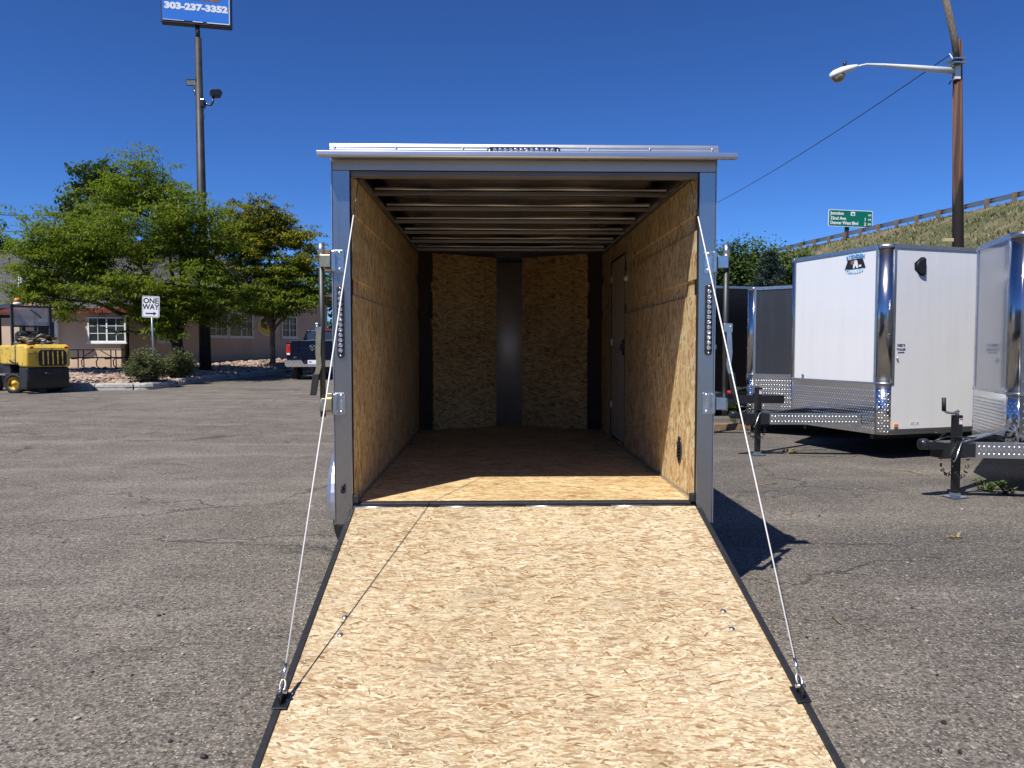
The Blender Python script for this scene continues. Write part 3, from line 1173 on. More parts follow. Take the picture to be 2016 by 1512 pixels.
def fronds(n, centers, spread, size, seed, droop=0.35, flat=0.4):
    """small leaf faces in flattened sprays round the centers"""
    r = np.random.default_rng(seed)
    idx = r.integers(0, len(centers), n)
    c = centers[idx]
    off = r.normal(0, 1, (n, 3))
    off /= np.maximum(np.linalg.norm(off, axis=1, keepdims=True), 1e-6)
    off *= (r.uniform(0, 1, (n, 1)) ** 0.45) * spread
    off[:, 2] *= flat
    p = c + off
    yaw = np.arctan2(off[:, 1], off[:, 0]) + r.normal(0, 0.8, n)
    pit = -droop + r.normal(0, 0.35, n) - 0.3 * (off[:, 2] < 0)
    u = np.stack([np.cos(yaw) * np.cos(pit), np.sin(yaw) * np.cos(pit), np.sin(pit)], 1)
    side = np.stack([-np.sin(yaw), np.cos(yaw), r.normal(0, 0.45, n)], 1)
    side /= np.linalg.norm(side, axis=1, keepdims=True)
    ln = size[0] * r.uniform(0.6, 1.35, (n, 1))
    wd = size[1] * r.uniform(0.6, 1.3, (n, 1))
    a = p - u * ln * 0.5
    b = p + u * ln * 0.5
    m = p - u * ln * 0.05
    return np.stack([a, m + side * wd * 0.5, b, m - side * wd * 0.5], 1)


def spreading_tree(name, label, base, fork_h, ells, tips_n, n_leaf, seed, leaf, bark, r_trunk=0.2, lean=(0, 0), size=(0.23, 0.075),
                   prim=9, cl=0.42, sub=7, group=None, gold=None, flat=0.26, skip_low=0.0, bare=0):
    """trunk, limbs and twigs reaching tips inside a union of ellipsoids (center, radii); leaves in sprays round the tips"""
    T = Tree(seed)
    base = Vector(base)
    root = thing(name, label, "tree", tuple(base), 0, group)
    fork = base + Vector((lean[0], lean[1], fork_h))
    pts, rad = T.limb(base - Vector((0, 0, 0.15)), fork, r_trunk, r_trunk * 0.8, 0.0, 6, 0.03, 10)
    vol = np.array([e[1][0] * e[1][1] * e[1][2] for e in ells])
    vol = vol ** 0.6
    vol = vol / vol.sum()

    def sample():
        e = ells[T.n.choice(len(ells), p=vol)]
        d = Vector(T.n.normal(0, 1, 3)).normalized() * (T.n.uniform(0.25, 1) ** 0.4)
        return Vector(e[0]) + Vector((d.x * e[1][0], d.y * e[1][1], d.z * e[1][2]))

    nodes = []
    for i in range(prim):
        tgt = sample()
        tgt = fork.lerp(tgt, 0.72)
        st = pts[T.r.choice((4, 5, 6))]
        pp, rr = T.limb(st, tgt, r_trunk * T.r.uniform(0.38, 0.6), r_trunk * 0.14, 0.12, 8, 0.14, 7)
        nodes += list(zip(pp[2:], rr[2:]))
    tips = []
    NP = np.array([p[:] for p, _ in nodes])
    extra = []
    for i in range(tips_n):
        t = sample()
        d = np.linalg.norm(NP - np.array(t[:]), axis=1)
        j = int(np.argmin(d + 0.25 * np.maximum(0, NP[:, 2] - t.z)))
        pp, rr = T.limb(nodes[j][0], t, min(nodes[j][1] * 0.7, 0.035), 0.008, 0.10, 5, 0.16, 4)
        tips.append(t)
        for q in pp[3:5]:
            tips.append(q)
    tip_arr = np.array([t[:] for t in tips])
    for i in range(bare):
        t = sample()
        j = int(np.argmin(np.linalg.norm(NP - np.array(t[:]), axis=1)))
        T.limb(nodes[j][0], t, 0.02, 0.004, 0.1, 5, 0.2, 4)
    cen = np.repeat(tip_arr, sub, 0) + T.n.normal(0, 1, (len(tip_arr) * sub, 3)) * np.array([cl, cl, cl * 0.32])
    # short twigs out to the sprays
    for c_ in cen[::3]:
        j = int(np.argmin(np.linalg.norm(tip_arr - c_, axis=1)))
        T.b.tube([tip_arr[j], c_], [0.009, 0.004], 3, False)
    T.b.build("trunk", bark, root)
    if gold is not None:
        zz = cen[:, 2] + T.n.normal(0, 0.5, len(cen))
        thr = np.quantile(zz, gold[1])
        hi = cen[zz > thr]
        lo = cen[zz <= thr]
        Vh = fronds(int(n_leaf * len(hi) / len(cen)), hi, 0.34, size, seed + 1, flat=flat)
        Vl = fronds(int(n_leaf * len(lo) / len(cen)), lo, 0.34, size, seed + 2, flat=flat)
        inv = -np.array(base[:])
        quads_mesh("crown", Vl + inv, leaf, root)
        quads_mesh("crown", Vh + inv, gold[0], root)
    else:
        V = fronds(n_leaf, cen, 0.34, size, seed + 1, flat=flat)
        quads_mesh("crown", V - np.array(base[:]), leaf, root)
    return root


def ell(px, py, Y, rx, ry, rz):
    return (tuple(at(px, py, Y)), (rx, ry, rz))


tb = bed_point(362, 0.52)
spreading_tree("locust_tree", "wide spreading green locust tree behind the one way sign", tb, 1.5,
               [ell(275, 430, 28.0, 2.9, 2.3, 1.75), ell(150, 470, 27.6, 2.1, 1.9, 1.15), ell(300, 345, 28.2, 1.5, 1.3, 1.0),
                ell(395, 440, 28, 1.5, 1.6, 1.3), ell(330, 555, 27.6, 2.3, 2.0, 1.1), ell(215, 570, 27.2, 1.7, 1.5, 0.9), ell(110, 520, 27.6, 1.3, 1.3, 0.7),
                ell(150, 650, 27.2, 0.75, 0.8, 0.65), ell(65, 460, 27.6, 0.75, 1.0, 0.8), ell(440, 590, 28.2, 1.0, 1.2, 1.0), ell(320, 640, 27.4, 0.9, 0.8, 0.7), ell(100, 590, 27.2, 1.1, 1.0, 0.8), ell(40, 540, 27.6, 0.8, 0.9, 0.9)],
               270, 84000, 11, M['leaf_locust'], M['bark'], 0.24, (-0.25, 0.1), (0.17, 0.052), 16, 0.34, 6, "locust trees in the stone bed", bare=26)
tb = bed_point(537, 0.45)
spreading_tree("locust_tree", "smaller yellowing locust tree beside the dark blue pickup", tb, 2.2,
               [ell(540, 500, 33, 1.7, 1.6, 1.5), ell(490, 440, 33, 1.15, 1.2, 1.0), ell(565, 450, 33, 0.9, 1.0, 0.8), ell(600, 545, 33, 1.1, 1.2, 1.0),
                ell(500, 400, 33, 0.6, 0.6, 0.55), ell(520, 590, 32.6, 1.2, 1.2, 0.75), ell(465, 540, 32.8, 0.9, 1.0, 1.2), ell(450, 460, 32.6, 0.9, 0.9, 0.9), ell(560, 600, 32.4, 1.3, 1.0, 0.6)],
               145, 50000, 23, M['leaf_locust'], M['bark_pale'], 0.14, (0.05, 0.0), (0.19, 0.062), 11, 0.34, 6, "locust trees in the stone bed",
               gold=(M['leaf_gold'], 0.45), bare=30)
# darker trees beyond the building and at the frame edge
for (nm, lb, px, pyb, Y, els, nt, nl, sd, lf) in (
        ("broadleaf_tree", "dark leafy treetop rising behind the spreading locust crown", 205, 600, 46, [(205, 400, 46, 2.2, 2, 1.9), (180, 350, 46, 1.0, 1, 0.9), (215, 335, 46, 0.7, 0.7, 0.6), (150, 400, 46, 1.0, 1, 0.8)], 60, 9000, 31, 'leaf_dark'),
        ("broadleaf_tree", "green tree standing beyond the roof at the far left edge", 25, 640, 44, [(20, 540, 44, 2.6, 2, 2.0), (-40, 500, 44, 2.5, 2, 2.4), (40, 600, 44, 1.8, 1.5, 1.3), (0, 480, 44, 1.3, 1, 1.0)], 90, 12000, 37, 'leaf_light'),
        ("broadleaf_tree", "dark tree between the pickup cab and the open trailer", 672, 660, 47, [(680, 600, 47, 1.6, 1.6, 2.4), (655, 560, 47, 1.2, 1.2, 1.5), (740, 600, 47, 2.0, 1.5, 2.0)], 60, 9000, 41, 'leaf_dark')):
    p = at(px, pyb, Y)
    spreading_tree(nm, lb, (p.x, p.y, gz(p.x, p.y)), 2.0, [ell(*e) for e in els], nt, nl, sd, M[lf], M['bark'], 0.22, (0, 0), (0.22, 0.15), 7, 0.4, 5, "trees beyond the building", flat=0.8)

# trees behind the parked trailers
for (nm, lb, px, Y, els, nt, nl, sd, lf, sz_) in (
        ("young_tree", "dense young green tree next to the open trailer's lock bar", 1428, 19, [(1428, 540, 19, 0.75, 0.8, 0.6), (1440, 505, 19, 0.38, 0.4, 0.35), (1415, 560, 19, 0.8, 0.8, 0.8)], 60, 9000, 51, 'leaf_dark', (0.10, 0.065)),
        ("young_tree", "yellow green shrubby tree left of the blue spruce", 1472, 20.5, [(1466, 545, 20.5, 0.5, 0.5, 0.6), (1472, 525, 20.5, 0.35, 0.35, 0.4), (1495, 495, 20.5, 0.14, 0.14, 0.45)], 45, 6000, 53, 'leaf_light', (0.11, 0.06)),
        ("young_tree", "pale green sapling rising behind the white trailer's nose", 1540, 22.5, [(1540, 530, 22.5, 0.8, 0.7, 0.5), (1526, 490, 22.5, 0.16, 0.16, 0.55), (1562, 520, 22.5, 0.6, 0.5, 0.5)], 45, 6500, 57, 'leaf_light', (0.11, 0.06))):
    p = at(px, 600, Y)
    spreading_tree(nm, lb, (p.x, p.y, 0.0), 0.9, [ell(*e) for e in els], nt, nl, sd, M[lf], M['bark'], 0.06, (0, 0), sz_, 7, 0.16, 5, "young trees behind the parked trailers", flat=0.8)


tl_c = []  # trees added behind the camera to put a dark band in metal reflections
for i in range(150):
    a = R(-175 + 350 * i / 149 * 0.49)
    d = rng.uniform(38, 52)
    x_, y_ = d * math.sin(a + R(90) - R(90)) , -d * abs(math.cos(a))
    hgt_ = rng.uniform(4.5, 9.5)
    for q in range(9):
        tl_c.append((x_ + rng.normal(0, 1.6), y_ + rng.normal(0, 1.2), rng.uniform(0.8, hgt_)))
tlv = fronds(16000, np.array(tl_c), 1.1, (0.75, 0.5), 91, flat=0.9)
tag(quads_mesh("added_tree_line", tlv, M['leaf_dark']), "added unseen line of trees behind the camera, darkening metal reflections", "trees", kind="stuff")


def spruce(name, label, base, h, r, seed):
    rr = random.Random(seed)
    nn = np.random.default_rng(seed)
    root = thing(name, label, "tree", tuple(base), 0)
    m = MB()
    b = Vector(base)
    m.tube([b, b + Vector((0, 0, h))], [0.10, 0.01], 7)
    cs = []
    z = 0.25
    while z < h - 0.05:
        k = 1 - z / h
        L = r * (k ** 0.8) + 0.04
        for i in range(int(6 + 9 * k)):
            a = rr.uniform(0, 6.28)
            e = b + Vector((math.cos(a) * L, math.sin(a) * L, z + 0.12 * L))
            s = b + Vector((0, 0, z))
            m.tube([s, e], [0.012, 0.004], 3, False)
            for q in range(9):
                t = 0.3 + 0.7 * rr.random()
                cs.append(tuple(s.lerp(e, t) + Vector((rr.uniform(-1, 1), rr.uniform(-1, 1), rr.uniform(-.4, .4))) * 0.11 * (0.4 + L)))
        z += 0.14
    m.build("trunk", M['bark'], root)
    V = fronds(42000, np.array(cs), 0.11, (0.085, 0.022), seed, droop=-0.25, flat=0.8)
    quads_mesh("crown", V - np.array(b[:]), M['needle'], root)
    return root


p = at(1514, 600, 18.0)
spruce("blue_spruce", "blue grey spruce behind the charcoal trailer roof", (p.x, p.y, 0.0), at(1514, 498, 18.0).z, 1.4, 61)


def bush(name, label, base, r, h, seed, n=6500):
    rr = np.random.default_rng(seed)
    root = thing(name, label, "bush", tuple(base), 0, "leafy bushes round the one way sign")
    m = MB()
    b = Vector(base)
    cs = []
    for i in range(60):
        a, q = rr.uniform(0, 6.28), rr.uniform(0, 1) ** 0.5
        top = b + Vector((math.cos(a) * r * q, math.sin(a) * r * q, h * (1 - 0.5 * q * q) * rr.uniform(0.75, 1.1)))
        s = b + Vector((math.cos(a) * 0.12, math.sin(a) * 0.12, 0))
        m.tube([s, s.lerp(top, 0.5) + Vector((0, 0, 0.08)), top], [0.014, 0.009, 0.003], 4, False)
        for t in (0.35, 0.55, 0.7, 0.85, 1.0):
            cs.append(tuple(s.lerp(top, t)))
    m.build("stem", M['bark_pale'], root)
    V = fronds(n, np.array(cs), 0.17, (0.085, 0.042), seed, droop=-0.3, flat=1.0)
    quads_mesh("foliage", V - np.array(b[:]), M['leaf_bush'], root)


p = bed_point(290, 0.10)
bush("bush", "grey green bush at the foot of the one way sign post", (p.x, p.y, p.z), 0.72, 1.0, 71)
p = bed_point(352, 0.12)
bush("bush", "rounded green bush beside the dark sign pole", (p.x, p.y, p.z), 0.62, 0.98, 73)

# ================================================================== THE OPEN TRAILER
TY = 4.26
XL, XR = -0.788, 1.142
OL, OR_ = -0.888, 1.238
ZF, ZH, ZT = 0.552, 2.398, 2.552
YB = 8.05                                        # where the side walls end and the nose begins
trailer = thing("open_cargo_trailer", "open cargo trailer with strand board interior and its rear ramp lowered", "trailer", ((OL + OR_) / 2, TY, 0))
W = trailer

# floor and shell
MB().prism([(XL - 0.02, TY + 0.03, ZF - 0.05), (XR + 0.02, TY + 0.03, ZF - 0.05), (XR + 0.02, YB, ZF - 0.05), (0.175, YB + 0.62, ZF - 0.05), (XL - 0.02, YB, ZF - 0.05)], (0, 0, 0.05)).build("floor_board", M['osb_floor'], W)
for sx, x0, x1 in ((-1, OL + 0.012, OL + 0.03), (1, OR_ - 0.03, OR_ - 0.012)):
    MB().box(x0, x1, TY + 0.08, YB, 0.42, ZT - 0.02).build("outer_skin", M['pewter_side'], W)
    MB().box(x0 - 0.006, x1 + 0.006, TY + 0.08, YB, 0.36, 0.419).build("bottom_rail", M['rail'], W)
m = MB()
m.prism([(OL + 0.02, TY + 0.06, ZT - 0.03), (OR_ - 0.02, TY + 0.06, ZT - 0.03), (OR_ - 0.006, YB, ZT - 0.03), (OR_ - 0.006, YB + 0.05, ZT - 0.03), (0.175, YB + 0.84, ZT - 0.03), (OL + 0.006, YB + 0.05, ZT - 0.03), (OL + 0.006, YB, ZT - 0.03)], (0, 0, 0.02))
m.build("roof_sheet", M['roofskin'], W)
for xx in (XL - 0.03, XR + 0.03):
    MB().box(min(xx, xx), xx + 0.0001, 0, 0, 0, 0) if False else None
for a, b in (((OL + 0.01, YB - 0.02), (0.175, YB + 0.78)), ((0.175, YB + 0.78), (OR_ - 0.01, YB - 0.02))):
    d = (Vector(b) - Vector(a)).normalized()
    n2 = Vector((d.y, -d.x)) * 0.02
    MB().prism([(a[0], a[1], 0.42), (b[0], b[1], 0.42), (b[0] - n2.x, b[1] - n2.y, 0.42), (a[0] - n2.x, a[1] - n2.y, 0.42)], (0, 0, ZT - 0.4505)).build("nose_skin", M['pewter_side'], W)

# interior side panels: three proud boards with two recessed strips between
ZB = [(ZF + 0.002, 1.725), (1.815, 2.088), (2.182, ZH - 0.002)]
ZS = [(1.725, 1.815), (2.088, 2.182)]
DY0, DY1, DZ0, DZ1 = 6.62, 7.40, ZF + 0.02, 2.255   # side door opening
for side in (-1, 1):
    xf = XL if side < 0 else XR                  # visible face
    xi = xf - 0.010 if side < 0 else xf + 0.010  # recess face
    xo = xf - 0.03 if side < 0 else xf + 0.03
    for (z0, z1) in ZB:
        if side > 0 and z0 < DZ1:
            segs = [(TY + 0.035, DY0), (DY1, YB)]
            for y0, y1 in segs:
                MB().box(min(xf, xo), max(xf, xo), y0, y1, z0, z1).build("wall_panel", M['osb_side'], W, bevel=0.002)
            if z1 > DZ1:
                MB().box(min(xf, xo), max(xf, xo), DY0 + 0.001, DY1 - 0.001, DZ1 + 0.004, z1).build("wall_panel", M['osb_side'], W, bevel=0.002)
        else:
            MB().box(min(xf, xo), max(xf, xo), TY + 0.035, YB, z0, z1).build("wall_panel", M['osb_side'], W, bevel=0.002)
    for (z0, z1) in ZS:
        segs = [(TY + 0.036, DY0), (DY1, YB - 0.002)] if side > 0 else [(TY + 0.036, YB - 0.002)]
        for y0, y1 in segs:
            MB().box(min(xi, xo), max(xi, xo), y0, y1, z0 - 0.02, z1 + 0.02).build("wall_strip", M['osb_side'], W)
    # cove trim along the floor edge and under the roof
    cx0, cx1 = (XL, XL + 0.012) if side < 0 else (XR - 0.012, XR)
    ends = [(TY + 0.05, YB)] if side < 0 else [(TY + 0.05, DY0 - 0.01), (DY1 + 0.01, YB)]
    for y0, y1 in ends:
        MB().box(cx0, cx1, y0, y1, ZF + 0.001, ZF + 0.014).build("cove_trim", M['rail'], W)
    rx0, rx1 = (XL - 0.05, XL + 0.02) if side < 0 else (XR - 0.02, XR + 0.05)
    MB().box(rx0, rx1, TY + 0.09, YB, ZH + 0.001, ZH + 0.03).build("roof_rail", M['bow'], W)

# roof bows: hat section steel with a crumpled flashing strip behind
for i, yb in enumerate((4.93, 5.47, 6.02, 6.58, 7.13, 7.72)):
    m = MB()
    m.box(XL + 0.02, XR - 0.02, yb, yb + 0.045, ZH + 0.006, ZH + 0.026)
    m.box(XL + 0.02, XR - 0.02, yb - 0.004, yb - 0.001, ZH + 0.004, ZH + 0.012)
    bow = m.build("roof_bow", M['bow'], W, bevel=0.003)
    rr = random.Random(40 + i)
    ph = rr.uniform(0, 6)
    rr_w = rr.uniform(0.1, 0.24)
    vs, fs = [], []
    N = 40
    for k in range(N + 1):
        x = XL + 0.03 + (XR - XL - 0.06) * k / N
        top = ZH + 0.052 + 0.006 * math.sin(ph + k * rr_w) + 0.004 * math.sin(ph * 2 + k * 0.41) * math.sin(k * 0.1 + ph)
        dy = 0.006 * math.sin(ph + k * 0.5)
        vs += [(x, yb + 0.014 + dy, ZH + 0.031), (x, yb - 0.004 + dy, top), (x, yb + 0.002 + dy, top + 0.002), (x, yb + 0.02 + dy, ZH + 0.031)]
    for k in range(N):
        for q in range(4):
            w = (q + 1) % 4
            fs.append((k * 4 + q, k * 4 + w, (k + 1) * 4 + w, (k + 1) * 4 + q))
    m = MB()
    m.add(vs, fs, True)
    m.build("flashing", M['bow'], bow)

# nose: two strand board panels, dark corner gaps, bright column in the middle
NC = Vector((0.175, YB + 0.60, 0))
for side in (-1, 1):
    e = Vector((XL if side < 0 else XR, YB, 0))
    d = (NC - e)
    L = d.length
    d.normalize()
    nrm = Vector((d.y, -d.x, 0))
    if nrm.y > 0:
        nrm = -nrm
    p0, p1 = e + d * 0.17, e + d * (L - 0.17)
    for zi, (z0, z1) in enumerate([(ZF, 1.625), (1.735, 2.02), (2.12, ZH + 0.03)]):
        MB().prism([p0, p1, p1 - nrm * 0.02, p0 - nrm * 0.02], (0, 0, z1 - z0)).build("nose_panel", M['osb_nose'], W).location.z += 0 or z0
    for z0, z1 in ((1.625, 1.735), (2.02, 2.12)):
        q0, q1 = p0 - d * 0.022, p1 + d * 0.01
        a = nrm * 0.010
        MB().prism([q0 + a, q1 + a, q1 - nrm * 0.02, q0 - nrm * 0.02], (0, 0, z1 - z0)).build("nose_strip", M['osb_nose'], W).location.z += z0
    c0, c1 = e, p0 + nrm * -0.021
    MB().prism([e - nrm * 0.03, p0 - nrm * 0.03, p0 - nrm * 0.05, e - nrm * 0.05], (0, 0, ZH - ZF + 0.04)).build("corner_post", M['corner'], W).location.z += ZF
# curved column
pts = []
for i in range(13):
    a = R(-72 + 144 * i / 12)
    pts.append((0.175 + 0.19 * math.sin(a) / math.sin(R(72)), YB + 0.60 - 0.115 + 0.09 * (math.cos(a)) - 0.02, ZF))
back = [(x, y + 0.02, z) for x, y, z in pts[::-1]]
m = MB()
N = len(pts)
for i in range(N - 1):
    a, b = pts[i], pts[i + 1]
    h = ZH - ZF - 0.02
    m.add([(a[0], a[1], ZF), (b[0], b[1], ZF), (b[0], b[1], ZF + h), (a[0], a[1], ZF + h)], [(0, 1, 2, 3)], True)
col = m.build("nose_column", plain("dull_column_metal", (0.58, 0.52, 0.45), 0.5, 0.5, 0.1, 6), W)
bmx = bmesh.new()
bmx.from_mesh(col.data)
bmesh.ops.remove_doubles(bmx, verts=bmx.verts, dist=1e-4)
bmesh.ops.recalc_face_normals(bmx, faces=bmx.faces)
if sum(f.normal.y for f in bmx.faces) > 0:
    bmesh.ops.reverse_faces(bmx, faces=bmx.faces)
bmx.to_mesh(col.data)
bmx.free()
sol = col.modifiers.new("thick", 'SOLIDIFY')
sol.thickness = 0.01

# side door
m = MB()
m.box(XR + 0.004, XR + 0.03, DY0 + 0.012, DY1 - 0.012, DZ0 + 0.012, DZ1 - 0.012)
sdoor = m.build("side_door", M['door_in'], W, bevel=0.003)
m = MB()
m.box(XR - 0.003, XR + 0.025, DY0 - 0.001, DY0 + 0.011, DZ0, DZ1)
m.box(XR - 0.003, XR + 0.025, DY1 - 0.011, DY1 + 0.001, DZ0, DZ1)
m.box(XR - 0.003, XR + 0.025, DY0 + 0.012, DY1 - 0.012, DZ1 - 0.011, DZ1)
m.box(XR - 0.003, XR + 0.025, DY0 + 0.012, DY1 - 0.012, DZ0, DZ0 + 0.011)
m.build("door_gasket", M['rubber'], sdoor)
m = MB()
m.box(XR - 0.012, XR + 0.004, DY0 + 0.05, DY0 + 0.10, 1.36, 1.50)
m.box(XR - 0.032, XR - 0.012, DY0 + 0.06, DY0 + 0.09, 1.40, 1.46)
m.build("door_latch", M['lens_black'], sdoor, bevel=0.003)
for zz in (0.85, 1.45, 2.05):
    MB().box(XR - 0.009, XR + 0.003, DY1 - 0.05, DY1 - 0.013, zz, zz + 0.06).build("hinge", M['zinc'], sdoor, bevel=0.002)
X = frame((XR, 6.52, 2.02), (0, 1, 0), (0, 0, 1))
MB().lathe([(0.028, 0.0), (0.028, -0.012), (0.016, -0.03), (0.006, -0.033)], 16, X).build("dome_switch", M['white'], W)
# recessed vent in the sunlit wall
X = frame((XR, 4.63, 0.80), (0, 1, 0), (0, 0, 1))
m = MB(X @ Matrix.Diagonal((0.62, 1, 1, 1)))
m.lathe([(0.085, 0.0), (0.085, -0.006), (0.070, -0.008), (0.066, -0.002), (0.02, -0.002)], 24)
vent = m.build("floor_vent", M['lens_black'], W)
for k in range(5):
    MB(X).box(-0.035, 0.035, -0.045 + k * 0.02, -0.038 + k * 0.02, -0.012, -0.003).build("louvre", M['lens_black'], vent)

# rear frame
for side in (-1, 1):
    x0, x1 = (OL, XL - 0.004) if side < 0 else (XR + 0.004, OR_)
    MB().box(x0, x1, TY, TY + 0.085, 0.435, ZH + 0.005).build("door_jamb", M['jamb'], W, bevel=0.004)
    gx0, gx1 = (XL - 0.0035, XL - 0.0005) if side < 0 else (XR + 0.0005, XR + 0.0035)
    MB().box(gx0, gx1, TY + 0.012, TY + 0.034, ZF, ZH).build("jamb_gasket", M['rubber'], W)
    ex0, ex1 = (OL - 0.006, OL - 0.001) if side < 0 else (OR_ + 0.001, OR_ + 0.006)
    MB().box(ex0, ex1, TY - 0.002, TY + 0.12, 0.435, ZT - 0.05).build("edge_flange", M['cap'], W)
MB().box(OL, OR_, TY, TY + 0.06, ZH + 0.006, ZH + 0.080).build("header", M['header'], W, bevel=0.004)
MB().box(XL, XR, TY + 0.012, TY + 0.09, ZH - 0.022, ZH + 0.004).build("header_lip", M['lip_grey'], W, bevel=0.003)
MB().prism([(OL - 0.002, TY - 0.003, ZH + 0.081), (OL - 0.002, TY - 0.10, ZH + 0.055), (OL - 0.002, TY - 0.103, ZH + 0.064), (OL - 0.002, TY - 0.003, ZH + 0.094)], (OR_ - OL + 0.004, 0, 0)).build("header_soffit", M['header'], W)
# roof cap: rounded extrusion
prof = [(TY + 0.13, ZT - 0.006), (TY + 0.02, ZT), (TY - 0.012, ZT - 0.006), (TY - 0.022, ZT - 0.024), (TY - 0.018, ZT - 0.034), (TY - 0.022, ZT - 0.040), (TY - 0.022, ZT - 0.058), (TY - 0.008, ZT - 0.062), (TY + 0.13, ZT - 0.062)]
cap = MB().prism([(OL - 0.008, y, z) for y, z in prof], (OR_ - OL + 0.016, 0, 0)).build("roof_cap", M['cap'], W, bevel=0.002)
for xx in (OL + 0.02, OL + 0.355, OL + 0.72, OL + 1.09, OL + 1.41, OL + 1.75, OR_ - 0.03):
    MB().lathe([(0.007, 0), (0.006, 0.003), (0.002, 0.005)], 10, frame((xx, TY - 0.0205, ZT - 0.030), (1, 0, 0), (0, 0, 1))).build("screw", M['zinc'], cap)
# rain lip across the top, wider than the body
lip = MB().prism([(-0.945, TY - 0.11, ZH + 0.052), (-0.945, TY - 0.118, ZH + 0.060), (-0.945, TY - 0.118, ZH + 0.082), (-0.945, TY - 0.106, ZH + 0.086), (-0.945, TY - 0.024, ZH + 0.098), (-0.945, TY - 0.024, ZH + 0.066)], (2.268, 0, 0)).build("rain_lip", M['cap'], W, bevel=0.002)


def light_bar(cx, cz, vertical, y, nl=12):
    """twelve clear lenses in a dark housing"""
    step = 0.0285
    L = step * nl / 2 + 0.012
    if vertical:
        X = frame((cx, y, cz), (0, 0, 1), (-1, 0, 0))
    else:
        X = frame((cx, y, cz), (1, 0, 0), (0, 0, 1))
    m = MB(X)
    pts = []
    for sgn in (1, -1):
        for i in range(9):
            a = R(-90 + 180 * i / 8)
            pts.append((sgn * (L + 0.017 * math.cos(a)), sgn * 0.019 * math.sin(a), 0))
    m.prism(pts, (0, 0, 0.012))
    bar = m.build("light_bar", M['lens_black'], W, bevel=0.003)
    me = None
    for i in range(nl):
        u = -step * (nl - 1) / 2 + step * i
        q = MB(X @ Matrix.Translation((u, 0, 0.011)))
        q.lathe([(0.0135, 0), (0.013, 0.004), (0.0095, 0.009), (0.005, 0.011), (0.0045, 0.008), (0.001, 0.007)], 14)
        q.build("lens", M['lens'], bar)
    for sgn in (-1, 1):
        q = MB(X @ Matrix.Translation((sgn * (L + 0.003), 0, 0.011)))
        q.lathe([(0.007, 0), (0.007, 0.003), (0.003, 0.0055)], 10).build("screw", M['zinc'], bar)
    return bar


light_bar(-0.848, 1.57, True, TY - 0.001)
light_bar(1.205, 1.585, True, TY - 0.001)
light_bar(0.165, ZH + 0.104, False, TY - 0.046)
MB().box(0.165 - 0.19, 0.165 + 0.19, TY - 0.045, TY - 0.0005, ZH + 0.099, ZH + 0.118).build("lamp_bracket", M['rail'], W)

